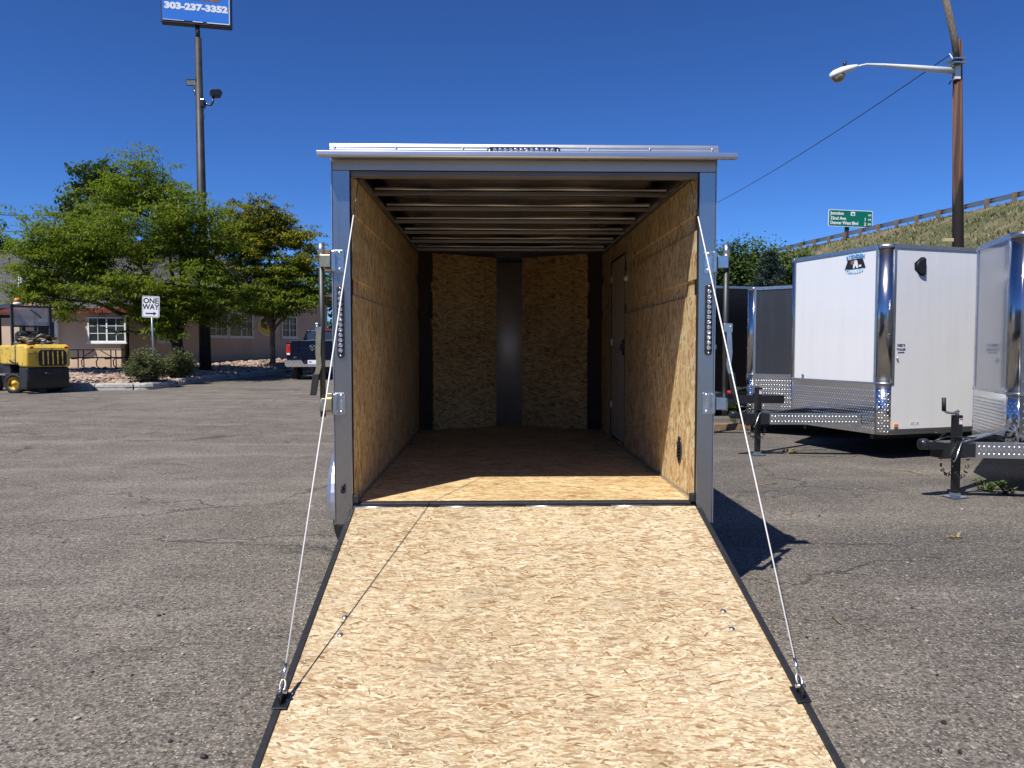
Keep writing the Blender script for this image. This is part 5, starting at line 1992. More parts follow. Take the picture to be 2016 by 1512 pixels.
# (a flat fronted body has one front panel, a V nose two)
# half round vent
p, X = on_wall(near_side, 1820, 525, MW, wsegs, 0.001)
m = MB(X)
pts = [(0, 0.105 * 1.0, 0)] + [(-0.145 * math.sin(R(a)), 0.105 * math.cos(R(a)), 0) for a in range(10, 171, 10)] + [(0, -0.105, 0)]
m.prism(pts, (0, 0, 0.035))
m.build("side_vent", M['black'], wt, bevel=0.012)
m = MB(X)
m.prism([(0.004, 0.12, -0.002), (0.004, -0.12, -0.002), (-0.06, -0.115, -0.002), (-0.16, -0.04, -0.002), (-0.165, 0.04, -0.002), (-0.06, 0.118, -0.002)], (0, 0, 0.006))
m.build("vent_flange", M['lens_black'], wt)
# dealer sticker, lock, marker light, decals low on the side
for i, (s_, sz_, dy) in enumerate((("REED'S", 0.042, 8), ("TRAILER", 0.038, 0), ("303-237-3352", 0.018, -6), ("4701 W. 44th Ave", 0.014, -11))):
    if i == 3:
        continue
    p, X = on_wall(near_side, 1774, 688 - dy, MW, wsegs, 0.002)
    text("sticker_lettering", s_, sz_, X, M['decal_navy'], wt, 0.0006, 0.001)
p, X = on_wall(near_side, 1766, 706, MW, wsegs, 0.0)
MB(X).lathe([(0.017, 0), (0.016, 0.012), (0.006, 0.02)], 14, Matrix.Diagonal((0.8, 1.3, 1, 1))).build("door_lock", M['zinc'], wt)
p, X = on_wall(near_side, 1763, 838, MW, wsegs, 0.002)
MB(X).box(-0.03, 0.03, -0.022, 0.022, 0, 0.014).build("marker_light", M['amber'], wt, bevel=0.004)
p, X = on_wall(near_side, 1800, 833, MW, wsegs, 0.001)
MB(X).box(-0.075, 0.075, -0.02, 0.02, 0, 0.001).build("decal", M['sign_white'], wt)
m = MB(X)
for k in range(3):
    m.box(-0.06, 0.02 - 0.02 * k, 0.010 - 0.012 * k, 0.013 - 0.012 * k, 0.001, 0.0016)
m.box(0.045, 0.062, -0.012, 0.012, 0.001, 0.0016)
m.build("decal_print", M['decal_brown'], wt)
# emblem on the nose panel
p, X = on_wall(near_v, 1684, 518, MW, wsegs, 0.003)
lw = 0.34
m = MB(X)
m.prism([(-0.13, 0.05, 0), (0.13, 0.05, 0), (0.185, -0.075, 0), (-0.185, -0.075, 0)], (0, 0, 0.002))
emb = m.build("emblem", M['sign_black'], wt)
m = MB(X)
for (cx, w_, h_) in ((-0.10, 0.05, 0.055), (-0.03, 0.045, 0.045), (0.04, 0.045, 0.06), (0.105, 0.04, 0.045)):
    m.prism([(cx - w_ / 2, 0.105, 0), (cx + w_ / 2, 0.105, 0), (cx, 0.105 + h_, 0)], (0, 0, 0.0015))
m.build("emblem_peaks", M['decal_sky'], emb)
m = MB(X)
m.prism([(-0.03, -0.005, 0.0022), (-0.035, -0.065, 0.0022), (-0.01, -0.07, 0.0022), (0.005, -0.03, 0.0022), (0.03, -0.07, 0.0022), (0.055, -0.065, 0.0022), (0.05, -0.01, 0.0022), (0.035, 0.032, 0.0022), (-0.01, 0.036, 0.0022)], (0, 0, 0.001))
m.box(0.065, 0.11, -0.055, -0.03, 0.0022, 0.0032)
m.build("emblem_head", M['sign_white'], emb)
m = MB(X)
pts = [(-0.045 + 0.034 * math.cos(R(a)), 0.012 + 0.030 * math.sin(R(a)), 0.0035) for a in range(0, 360, 24)]
m.prism(pts, (0, 0, 0.0012))
m.build("emblem_horn", M['decal_brown'], emb)
for ch, xx in zip("BIGHORN", (-0.138, -0.095, -0.052, 0.0, 0.050, 0.098, 0.142)):
    dy = 0.085 - 0.55 * xx * xx
    text("emblem_lettering", ch, 0.062, X @ Matrix.Translation((xx, dy, 0.0035)) @ Matrix.Rotation(-xx * 1.1, 4, 'Z'), M['decal_blue'], emb, 0.0008, 0.004)
for ch, xx in zip("TRAILERS", (-0.145, -0.105, -0.065, -0.03, 0.005, 0.045, 0.088, 0.13)):
    dy = -0.115 + 0.9 * xx * xx
    text("emblem_lettering", ch, 0.052, X @ Matrix.Translation((xx, dy, 0.0035)) @ Matrix.Rotation(xx * 1.2, 4, 'Z'), M['decal_sky'], emb, 0.0008, 0.004)
p, X = on_wall(near_v, 1581, 740, MW, wsegs, 0.0)
MB(X).lathe([(0.030, 0), (0.028, 0.006), (0.020, 0.007), (0.019, 0.003), (0.004, 0.003)], 18).build("access_port", M['zinc'], wt)

# pewter trailer at the frame edge
n3 = at(1990, 690, 7.25)
zt3 = at(2000, 457, 7.25).z - 0.045
vt3, s3 = vnose_trailer("pewter_cargo_trailer", "glossy grey enclosed trailer with crank jack cut by the right edge", Vector((n3.x, n3.y, 0)), AX, 1.03, 0.62, 5.0, 0.44, zt3, at(2000, 778, 7.2).z, M['silver_panel'],
                        (0.12, 0.09), 0.86, 0.475, True, 0.79, tread_h=0.0035)
# charcoal trailer behind the white one
n2 = at(1471, 690, 12.6)
zt2 = at(1471, 566, 12.6).z - 0.045
vt2, s2 = vnose_trailer("charcoal_cargo_trailer", "charcoal trailer with tread plate apron behind the white trailer's nose", Vector((n2.x, n2.y, 0)), AX, 1.07, 0.80, 4.6, at(1540, 826, 12.2).z, zt2, at(1471, 738, 12.6).z, M['char_panel'],
                        (0.12, 0.11), 0.95, 0.60, False, 0.84)
# black trailer, mostly hidden by the open trailer
n4 = Vector((3.15, 16.3, 0))
zt4 = at(1430, 563, 15.6).z - 0.045
vt4, s4 = vnose_trailer("black_cargo_trailer", "plain black trailer side seen between the open trailer and the charcoal one", n4, AX, 1.07, 0.75, 5.0, 0.40, zt4, 1.0, M['black_panel'],
                        (0.12, 0.11), 0.8, 0.5, False, 0.8)
m = MB()
p = at(1434, 773, 12.3)
MB().box(p.x - 0.05, p.x + 0.05, p.y - 0.05, p.y + 0.05, p.z - 0.02, p.z + 0.03).build("trailer_plug", M['red_paint'], vt2, bevel=0.015)

# ================================================================== OTHER THINGS
# ------------------------------------------------------------------ one way sign
sg0 = bed_point(298, 0.16)
st_ = at(297, 604, sg0.y)
ow = thing("one_way_sign", "white ONE WAY traffic sign on a grey post above the bushes", "sign", (st_.x, sg0.y, sg0.z))
tilt = Matrix.Translation(st_) @ Matrix.Rotation(R(2), 4, 'Y') @ frame((0, 0, 0), (1, 0.06, 0), (0, 0, 1))
MB().tube([(st_.x + 0.05, sg0.y + 0.03, sg0.z - 0.1), (st_.x, sg0.y + 0.03, st_.z + 0.3)], 0.032, 8).build("post", M['galv'], ow)


def rounded(w, h, r, z, n=5):
    pts = []
    for cx, cy, a0 in ((w - r, h - r, 0), (-w + r, h - r, 90), (-w + r, -h + r, 180), (w - r, -h + r, 270)):
        for i in range(n + 1):
            a = R(a0 + 90 * i / n)
            pts.append((cx + r * math.cos(a), cy + r * math.sin(a), z))
    return pts


sw, sh = 0.272, 0.345
MB(tilt).prism(rounded(sw, sh, 0.05, 0.0), (0, 0, 0.006)).build("plate", M['sign_white'], ow)
m = MB(tilt)
for i, pr in enumerate((rounded(sw - 0.018, sh - 0.018, 0.04, 0.0065),)):
    inner = rounded(sw - 0.030, sh - 0.030, 0.035, 0.0065)
    n = len(pr)
    vs = pr + inner + [(x, y, z + 0.0015) for x, y, z in pr] + [(x, y, z + 0.0015) for x, y, z in inner]
    fs = []
    for k in range(n):
        q = (k + 1) % n
        fs += [(2 * n + k, 2 * n + q, 3 * n + q, 3 * n + k), (k, q, 2 * n + q, 2 * n + k), (n + q, n + k, 3 * n + k, 3 * n + q)]
    m.add(vs, fs)
m.build("border", M['sign_black'], ow)
text("lettering", "ONE", 0.235, tilt @ Matrix.Translation((0, 0.185, 0.0075)), M['sign_black'], ow, 0.001, 0.006, 0.95)
text("lettering", "WAY", 0.235, tilt @ Matrix.Translation((0, -0.01, 0.0075)), M['sign_black'], ow, 0.001, 0.006, 0.92)
m = MB(tilt)
m.box(-0.16, 0.10, -0.235, -0.195, 0.0065, 0.0085)
m.prism([(0.085, -0.275, 0.0065), (0.085, -0.155, 0.0065), (0.185, -0.215, 0.0065)], (0, 0, 0.002))
m.build("arrow", M['sign_black'], ow)

# ------------------------------------------------------------------ tall business sign on a dark pole
pb = gnd(407, 744)
PY = pb.y + 0.4
pb = Vector((at(405, 740, PY).x, PY, gz(pb.x, PY)))
ps_ = thing("pole_sign", "tall dark pole carrying a blue sign with the number 303-237-3352", "sign", tuple(pb))
ptop = at(388.5, 52, PY)
m = MB()
m.tube([(pb.x, PY, pb.z), (pb.x - 0.02, PY, 4.5), (ptop.x + 0.02, PY, ptop.z - 0.45)], [0.235, 0.19, 0.125], 18)
m.tube([(ptop.x + 0.02, PY, ptop.z - 0.46), (ptop.x, PY, ptop.z + 0.06)], [0.085, 0.085], 14)
pole = m.build("pole", M['pole_paint'], ps_)
su_ = Vector((0.98, 0.19, 0)).normalized()
X = frame(ptop + Vector((0.03, -0.16, 1.0)), su_, (0, 0, 1))
HW = 1.29
m = MB(X)
m.box(-HW, HW, -1.0, 1.5, -0.32, 0.0)
cab = m.build("cabinet", M['sign_black'], ps_, bevel=0.02)
MB(X).box(-HW + 0.05, HW - 0.05, -0.88, 1.42, 0.001, 0.012).build("sign_face", M['sign_blue'], ps_)
m = MB(X)
for a, b in ((-0.95, -0.35), (-0.1, 0.18), (0.3, 0.95)):
    m.box(a * HW, b * HW, -0.91 + random.uniform(-.01, .01), -0.885, 0.001, 0.02)
m.box(HW - 0.085, HW - 0.06, -0.9, 1.4, 0.013, 0.018)
m.build("edge_peel", M['sign_white'], ps_)
text("lettering", "303-237-3352", 0.325, X @ Matrix.Translation((0, -0.36, 0.014)), M['sign_white'], ps_, 0.004, 0.02, 1.26)
m = MB(X)
m.prism([(-0.25, -0.075, 0.0125), (0.87, -0.075, 0.0125), (0.90, 0.25, 0.0125), (-0.05, 0.25, 0.0125)], (0, 0, 0.004))
m.build("picture_band", M['sign_brown'], ps_)
# flood lights on curved arms
la, lb_ = at(378, 164, PY), at(425, 184, PY)
hub = at(401, 203, PY)
arm = MB()
arm.tube([hub, at(392, 198, PY), at(385, 186, PY), at(381, 172, PY)], 0.04, 10)
arm.tube([hub, at(408, 206, PY), at(415, 207, PY), at(419, 202, PY), at(420, 192, PY)], 0.04, 10)
arm.build("lamp_arm", M['black'], ps_)
MB().box(hub.x - 0.08, hub.x + 0.06, PY - 0.15, PY + 0.1, hub.z - 0.18, hub.z + 0.12).build("arm_bracket", M['black'], ps_, bevel=0.02)
X = frame(la + Vector((0, -0.08, 0)), (1, -0.1, -0.0), (0, -0.45, 1))
fl1 = MB(X).box(-0.22, 0.22, -0.12, 0.12, -0.10, 0.0).build("flood_light", M['black'], ps_, bevel=0.02)
MB(X).box(-0.185, 0.185, -0.085, 0.085, 0.001, 0.012).build("lens", plain("flood_lens", (0.45, 0.46, 0.40), 0.25, 0, 0.2, 9, coat=0.5), fl1)
X = frame(lb_, (0.9, 0.4, 0.1), (0, 0.1, 1))
m = MB(X)
m.prism([(-0.22, 0.12, -0.16), (0.16, 0.15, -0.16), (0.25, 0.02, -0.16), (0.17, -0.13, -0.16), (-0.14, -0.14, -0.16), (-0.22, -0.02, -0.16)], (0, 0, 0.26))
m.build("flood_light", M['black'], ps_, bevel=0.02)
MB().tube([at(402, 214, PY - 0.16), at(404, 226, PY - 0.2), at(399, 242, PY - 0.18)], 0.008, 5).build("loose_wire", M['black'], ps_)

# ------------------------------------------------------------------ picnic table
tp = at(192, 727, 29.8)
pt = thing("picnic_table", "dark metal frame picnic table on the concrete pad", "table", (tp.x, tp.y, 0.60), R(4))
Xp = chain(pt)


def pbx(name, *a, parent=None, mat='black', bevel=0.0):
    return MB(Xp).box(*a).build(name, M[mat], parent or pt, bevel=bevel)


for k in range(4):
    pbx("table_board", -0.92, 0.92, -0.36 + 0.185 * k, -0.36 + 0.185 * k + 0.165, 0.72, 0.755, mat='brown_slat')
for y0 in (-0.88, 0.62):
    pbx("bench_board", -1.05, 1.05, y0, y0 + 0.26, 0.42, 0.455, mat='brown_slat')
for xx in (-0.6, 0.6):
    m = MB(Xp)
    for sy in (-1, 1):
        m.tube([(xx, sy * 0.22, 0.72), (xx, sy * 0.24, 0.06)], 0.022, 8)
        m.tube([(xx, sy * 0.24, 0.40), (xx, sy * 0.75, 0.40)], 0.02, 8)
        m.tube([(xx - 0.25, sy * 0.75, 0.41), (xx - 0.32, sy * 0.75, 0.30), (xx - 0.30, sy * 0.74, 0.12), (xx - 0.2, sy * 0.72, 0.03), (xx, sy * 0.6, 0.02), (xx, 0, 0.02)], 0.022, 8)
    m.tube([(xx, 0.0, 0.42), (xx * 0.2, 0.0, 0.72)], 0.016, 6)
    m.build("leg_frame", M['black'], pt)

# ------------------------------------------------------------------ forklift
fr = gnd(28, 779)
FY = fr.y + 0.35
fz = gz(fr.x, FY)
rear = at(52, 740, FY)
fk = thing("forklift", "worn yellow and black forklift with rags piled on its hood", "forklift", (rear.x, FY, fz), R(0))


def fkx(*a):
    return (rear.x + a[0], FY + a[1], fz + a[2])


def fprism(name, xz, y0, y1, mat, parent=None, bevel=0.03, seg=3):
    return MB().prism([fkx(x, y0, z) for x, z in xz], (0, y1 - y0, 0)).build(name, M[mat], parent or fk, bevel=bevel, seg=seg)


# x runs from the tail (0) to the mast (negative); y0 faces the camera
fprism("counterweight", [(-0.80, 0.82), (-0.80, 1.40), (-0.12, 1.40), (-0.02, 1.30), (0.0, 1.15), (0.0, 0.76), (-0.55, 0.76), (-0.62, 0.86)], 0.0, 1.15, 'yellow', bevel=0.06)
fprism("hood", [(-2.1, 0.82), (-2.1, 1.38), (-0.801, 1.38), (-0.801, 0.82)], 0.03, 1.12, 'yellow', bevel=0.05)
fprism("lower_ballast", [(-0.62, 0.755), (-0.03, 0.755), (-0.03, 0.40), (-0.10, 0.14), (-0.50, 0.12), (-0.60, 0.40)], 0.02, 1.13, 'sign_black', bevel=0.05)
fprism("chassis", [(-2.6, 0.25), (-2.6, 0.81), (-1.55, 0.81), (-1.5, 0.25)], 0.10, 1.05, 'sign_black')
fprism("wheel_well", [(-1.5, 0.30), (-1.5, 0.80), (-0.64, 0.80), (-0.64, 0.30)], 0.32, 1.0, 'sign_black')
gr = MB().prism([fkx(-0.01, y, z) for y, z in ((0.32, 0.84), (0.32, 1.18), (0.38, 1.24), (0.98, 1.24), (1.04, 1.18), (1.04, 0.84), (0.98, 0.79), (0.38, 0.79))], (0.022, 0, 0)).build("grille", M['sign_black'], fk)
for k in range(5):
    yy = 0.42 + 0.125 * k
    MB().box(rear.x + 0.0125, rear.x + 0.03, FY + yy, FY + yy + 0.028, fz + 0.83, fz + 1.20).build("grille_bar", M['yellow'], gr, bevel=0.003)
plain("faded_letter", (0.05, 0.03, 0.035), 0.5)
text("lettering", "HYSTER", 0.17, frame(fkx(-0.026, 0.62, 0.62), (0, 1, 0), (0, 0, 1)), MATS["faded_letter"], fk, 0.003, 0.006)
for (xx, yy, rr_) in ((-0.98, 0.06, 0.29), (-0.98, 1.06, 0.29), (-2.55, 0.06, 0.36), (-2.55, 1.06, 0.36)):
    st = R(35) if xx > -1.5 else 0.0
    X = frame(fkx(xx, yy, rr_), (math.cos(st), math.sin(st), 0), (0, 0, 1))
    wd = 0.11
    wh = MB(X).lathe([(rr_ * 0.62, -wd), (rr_ * 0.92, -wd), (rr_, -wd * 0.8), (rr_, wd * 0.8), (rr_ * 0.92, wd), (rr_ * 0.62, wd)], 28, close=True).build("wheel", M['rubber'], fk)
    MB(X).lathe([(rr_ * 0.62, wd * 0.95), (rr_ * 0.60, wd * 0.2), (rr_ * 0.30, 0.0), (rr_ * 0.28, wd * 0.7), (rr_ * 0.12, wd * 0.8), (rr_ * 0.10, wd * 1.0)], 24, cap0=False).build("rim", M['yellow'], wh)
    m = MB()
    for k in range(18):
        a = 2 * math.pi * k / 18
        Xb = X @ Matrix.Rotation(a, 4, 'Z') @ Matrix.Translation((rr_ * 0.985, 0, 0))
        mb = MB(Xb)
        mb.box(-0.012, 0.014, -0.022, 0.022, -wd * 0.2, wd)
        m.v += mb.v
        o = len(m.v) - len(mb.v)
        m.f += [tuple(i + o for i in f) for f in mb.f]
        m.s += mb.s
    m.build("tread", M['rubber'], wh)
MB().lathe([(0.085, 0), (0.085, 0.003)], 20, frame(fkx(-0.62, 0.028, 1.22), (1, 0, 0), (0, 0, 1))).build("decal", M['sign_white'], fk)
MB().box(rear.x - 0.803, rear.x - 0.797, FY - 0.004, FY + 0.02, fz + 0.83, fz + 1.37).build("panel_seam", M['sign_black'], fk)
for yy in (0.10, 0.99):
    MB().box(rear.x - 0.004, rear.x + 0.03, FY + yy, FY + yy + 0.09, fz + 1.28, fz + 1.34).build("tail_lamp", M['red'], fk, bevel=0.01)
MB().tube([fkx(0.0, 0.45, 0.60), fkx(0.09, 0.47, 0.58), fkx(0.10, 0.575, 0.58), fkx(0.09, 0.68, 0.58), fkx(0.0, 0.70, 0.60)], 0.018, 8).build("tow_bar", M['black'], fk)
MB().tube([fkx(-1.3, 0.02, 0.95), fkx(-1.0, -0.01, 0.90), fkx(-0.75, 0.0, 0.86)], 0.016, 8).build("hose", M['rubber'], fk)
MB().box(rear.x - 2.05, rear.x - 1.45, FY - 0.05, FY + 0.10, fz + 0.50, fz + 0.55).build("step", M['galv'], fk, bevel=0.006)
# overhead guard and cab curtain
m = MB()
gx0, gx1, gzt = -2.35, -1.12, 2.50
for xx in (gx1,):
    m.prism([fkx(xx - 0.10, 0.04, 1.36), fkx(xx, 0.04, 1.36), fkx(xx - 0.02, 0.04, gzt), fkx(xx - 0.11, 0.04, gzt)], (0, 0.07, 0))
    m.prism([fkx(xx - 0.10, 1.04, 1.36), fkx(xx, 1.04, 1.36), fkx(xx - 0.02, 1.04, gzt), fkx(xx - 0.11, 1.04, gzt)], (0, 0.07, 0))
m.box(rear.x + gx0, rear.x + gx0 + 0.08, FY + 0.04, FY + 0.11, fz + 1.36, fz + gzt)
m.box(rear.x + gx0, rear.x + gx0 + 0.08, FY + 1.04, FY + 1.11, fz + 1.36, fz + gzt)
m.box(rear.x + gx0 - 0.1, rear.x + gx1 + 0.02, FY + 0.02, FY + 0.12, fz + gzt - 0.03, fz + gzt + 0.05)
m.box(rear.x + gx0 - 0.1, rear.x + gx1 + 0.02, FY + 1.03, FY + 1.13, fz + gzt - 0.03, fz + gzt + 0.05)
for k in range(7):
    xx = gx0 + 0.02 + k * 0.18
    m.box(rear.x + xx, rear.x + xx + 0.05, FY + 0.12, FY + 1.03, fz + gzt - 0.01, fz + gzt + 0.03)
m.build("overhead_guard", M['black'], fk, bevel=0.01)
MB().box(rear.x + gx1 - 0.085, rear.x + gx1 - 0.075, FY + 0.115, FY + 1.035, fz + 1.95, fz + gzt - 0.03).build("cab_curtain", M['vinyl'], fk)
MB().box(rear.x + gx1 - 0.095, rear.x + gx1 - 0.06, FY + 0.115, FY + 1.035, fz + 1.90, fz + 1.945).build("curtain_bar", M['black'], fk)
MB().tube([fkx(-1.17, 0.55, 2.42), fkx(-1.17, 0.85, 2.18)], 0.015, 6).build("wiper", M['black'], fk)
X = Matrix.Translation(fkx(-1.55, 0.35, gzt + 0.05))
bc = MB(X).lathe([(0.11, 0), (0.11, 0.06), (0.08, 0.08)], 16).build("beacon_base", M['white'], fk)
MB(X).lathe([(0.085, 0.081), (0.085, 0.17), (0.05, 0.20), (0.01, 0.205)], 16).build("beacon_lens", M['amber'], fk)
m = MB()
m.prism([fkx(-1.75, 0.3, 1.38), fkx(-1.35, 0.3, 1.38), fkx(-1.36, 0.3, 1.76), fkx(-1.50, 0.3, 1.80), fkx(-1.72, 0.3, 1.74)], (0, 0.55, 0))
m.build("seat", M['rubber'], fk, bevel=0.05)
m = MB()
for xx in (-2.95, -2.82):
    for yy in (0.2, 0.85):
        m.box(rear.x + xx, rear.x + xx + 0.09, FY + yy, FY + yy + 0.1, fz + 0.1, fz + 2.3)
m.box(rear.x - 2.95, rear.x - 2.75, FY + 0.2, FY + 0.95, fz + 2.2, fz + 2.3)
m.box(rear.x - 4.0, rear.x - 2.96, FY + 0.25, FY + 0.37, fz + 0.05, fz + 0.10)
m.box(rear.x - 4.0, rear.x - 2.96, FY + 0.75, FY + 0.87, fz + 0.05, fz + 0.10)
m.build("mast", M['black'], fk)
# rag and scrap heap on the hood
heap = thing("rag_heap", "heap of grey rags and scrap lying on the forklift hood", "rags", fkx(0, 0, 0))
rr = random.Random(9)
for k in range(70):
    t = k / 69
    xx = -1.0 + 0.85 * rr.random()
    yy = 0.10 + 0.85 * rr.random()
    hh = 0.01 + 0.30 * max(0.0, 1 - abs(xx + 0.6) / 0.5) * rr.random()
    c = Vector(fkx(xx, yy, 1.42 + hh))
    Xr = Matrix.Translation(c) @ Matrix.Rotation(rr.uniform(0, 6.28), 4, 'Z') @ Matrix.Rotation(rr.uniform(-0.5, 0.5), 4, 'X') @ Matrix.Rotation(rr.uniform(-0.4, 0.4), 4, 'Y')
    sc3 = (rr.uniform(0.06, 0.17), rr.uniform(0.04, 0.10), rr.uniform(0.012, 0.035))
    MB(Xr).add([tuple(v[q] * sc3[q] * rr.uniform(0.5, 1.45) for q in range(3)) for v in ICO_V], ICO_F).build("rag", M[rr.choice(('black', 'curtain', 'grey_wood', 'sign_black', 'timber', 'black', 'post_wood', 'curtain'))], heap)
fk.rotation_euler = (0, 0, R(-40))
ring = [Vector(fkx(-0.82 + 0.11 * math.cos(R(a)), 0.12, 1.66 + 0.07 * math.sin(R(a)))) for a in range(0, 361, 30)]
MB().tube(ring, 0.014, 6, False).build("hose_loop", M['black'], heap)
heap.rotation_euler = (0, 0, R(-40))

# ------------------------------------------------------------------ pickup truck
tw = gnd(588, 748)
TRY = tw.y
tl_ = at(563, 700, TRY)
TX = tl_.x + 1.0
tz = gz(TX, TRY)
truck = thing("pickup_truck", "dark blue pickup truck seen from behind, beside the open trailer", "pickup", (TX, TRY, tz))


def tb_(name, x0, x1, y0, y1, z0, z1, mat, parent=None, bevel=0.0):
    return MB().box(TX + x0, TX + x1, TRY + y0, TRY + y1, tz + z0, tz + z1).build(name, M[mat], parent or truck, bevel=bevel)


def tpr(name, xz, y0, y1, mat, parent=None, bevel=0.0):
    return MB().prism([(TX + x, TRY + y0, tz + z) for x, z in xz], (0, y1 - y0, 0)).build(name, M[mat], parent or truck, bevel=bevel)


body = tpr("bed_body", [(-0.97, 0.62), (-1.0, 0.85), (-1.0, 1.30), (-0.95, 1.44), (0.95, 1.44), (1.0, 1.30), (1.0, 0.85), (0.97, 0.62)], 0.03, 2.0, 'navy', bevel=0.04)
tg = tpr("tailgate", [(-0.80, 0.78), (-0.82, 1.0), (-0.80, 1.40), (-0.76, 1.47), (0.76, 1.47), (0.80, 1.40), (0.82, 1.0), (0.80, 0.78)], -0.02, 0.029, 'navy', bevel=0.02)
tb_("tailgate_cap", -0.78, 0.78, -0.03, 0.05, 1.472, 1.492, 'chrome_nb', tg, 0.005)
tb_("tailgate_crease", -0.74, 0.74, -0.027, -0.021, 1.17, 1.185, 'navy', tg, 0.003)
for sx in (-1, 1):
    x0, x1 = sorted((sx * 0.83, sx * 0.985))
    lt = tpr("tail_light", [(x0, 0.93), (x0, 1.30), (x0 + 0.02, 1.34), (x1 - 0.02, 1.34), (x1, 1.30), (x1, 0.93)], -0.012, 0.06, 'red', bevel=0.015)
    tb_("reverse_lens", x0 + 0.02, x1 - 0.02, -0.018, -0.0125, 0.94, 1.01, 'sign_white', lt)
# bumper with a step notch in the middle
bp = tpr("bumper", [(-1.0, 0.52), (-1.0, 0.72), (-0.96, 0.75), (-0.36, 0.75), (-0.28, 0.60), (0.28, 0.60), (0.36, 0.75), (0.96, 0.75), (1.0, 0.72), (1.0, 0.52), (0.93, 0.49), (-0.93, 0.49)], -0.20, 0.02, 'chrome_nb', bevel=0.02)
tb_("bumper_step", -0.30, 0.30, -0.14, 0.01, 0.601, 0.752, 'black', bp)
pl = tb_("number_plate", -0.155, 0.155, -0.150, -0.142, 0.605, 0.75, 'sign_white', bp)
text("plate_lettering", "501", 0.09, frame((TX - 0.05, TRY - 0.152, tz + 0.675), (1, 0, 0), (0, 0, 1)), M['decal_navy'], bp, 0.001, 0.002)
# emblem: shield with a ram-like outline
m = MB(frame((TX, TRY - 0.031, tz + 1.21), (1, 0, 0), (0, 0, 1)))
sh_ = [(-0.105, 0.10), (0.105, 0.10), (0.10, -0.01), (0.06, -0.09), (0, -0.125), (-0.06, -0.09), (-0.10, -0.01)]
m.prism([(x, y, 0) for x, y in sh_], (0, 0, 0.012))
em = m.build("emblem", M['chrome_nb'], tg)
m = MB(frame((TX, TRY - 0.044, tz + 1.21), (1, 0, 0), (0, 0, 1)))
m.prism([(-0.085, 0.05, 0), (-0.03, 0.01, 0), (-0.02, -0.07, 0), (-0.07, -0.02, 0)], (0, 0, 0.003))
m.prism([(0.085, 0.05, 0), (0.03, 0.01, 0), (0.02, -0.07, 0), (0.07, -0.02, 0)], (0, 0, 0.003))
m.prism([(-0.05, 0.085, 0), (0.05, 0.085, 0), (0, 0.03, 0)], (0, 0, 0.003))
m.build("emblem_mark", M['navy'], em)
text("badge", "4x4", 0.07, frame((TX - 0.66, TRY - 0.024, tz + 0.85), (1, 0, 0), (0, 0, 1)), M['chrome_nb'], tg, 0.003, 0.002)
# cab
m = MB()
prof = [(2.05, 1.40), (2.20, 1.93), (2.6, 1.98), (3.9, 1.96), (4.7, 1.42)]
xw = {0: 0.92, 1: 0.74, 2: 0.72, 3: 0.72, 4: 0.92}
vs = []
for sx in (-1, 1):
    for i, (yy, zz) in enumerate(prof):
        vs.append((TX + sx * xw[i], TRY + yy, tz + zz))
fs = [(0, 1, 2, 3, 4), (9, 8, 7, 6, 5)] + [(i, i + 1, 6 + i, 5 + i) for i in range(4)] + [(4, 0, 5, 9)]
m.add(vs, fs)
cabp = m.build("cab", M['navy'], truck, bevel=0.03)
m = MB()
m.add([(TX + x, TRY + y, tz + z) for x, y, z in ((-0.80, 2.05, 1.46), (0.80, 2.05, 1.46), (0.68, 2.165, 1.87), (-0.68, 2.165, 1.87), (-0.80, 2.09, 1.46), (0.80, 2.09, 1.46), (0.68, 2.2, 1.87), (-0.68, 2.2, 1.87))],
      [(0, 1, 2, 3), (7, 6, 5, 4), (0, 4, 5, 1), (1, 5, 6, 2), (2, 6, 7, 3), (3, 7, 4, 0)])
m.build("rear_window", M['glass'], cabp)
tb_("brake_light", -0.22, 0.22, 2.13, 2.17, 1.895, 1.935, 'red', cabp)
tb_("bed_rail", -0.70, 0.70, 1.88, 1.95, 1.50, 1.535, 'chrome_nb', body)
tpr("hood", [(-0.98, 0.5), (-0.98, 1.25), (-0.9, 1.4), (0.9, 1.4), (0.98, 1.25), (0.98, 0.5)], 2.02, 5.7, 'navy', bevel=0.05)
for sx in (-1, 1):
    for yy in (0.95, 4.75):
        X = frame((TX + sx * 0.84, TRY + yy, tz + 0.40), (0, 1, 0), (0, 0, 1))
        wh = MB(X).lathe([(0.22, -0.13), (0.36, -0.13), (0.40, -0.10), (0.40, 0.10), (0.36, 0.13), (0.22, 0.13)], 28, close=True).build("wheel", M['rubber'], truck)
        MB(X).lathe([(0.22, -0.08), (0.21, 0.08), (0.05, 0.06)], 18, cap0=False).build("rim", M['chrome_nb'], wh)
tb_("axle", -0.72, 0.72, 0.9, 1.0, 0.34, 0.46, 'black')
tb_("underbody", -0.8, 0.8, 0.25, 5.4, 0.5, 0.61, 'black')
tb_("hitch_receiver", -0.05, 0.05, -0.16, 0.2, 0.40, 0.48, 'black')

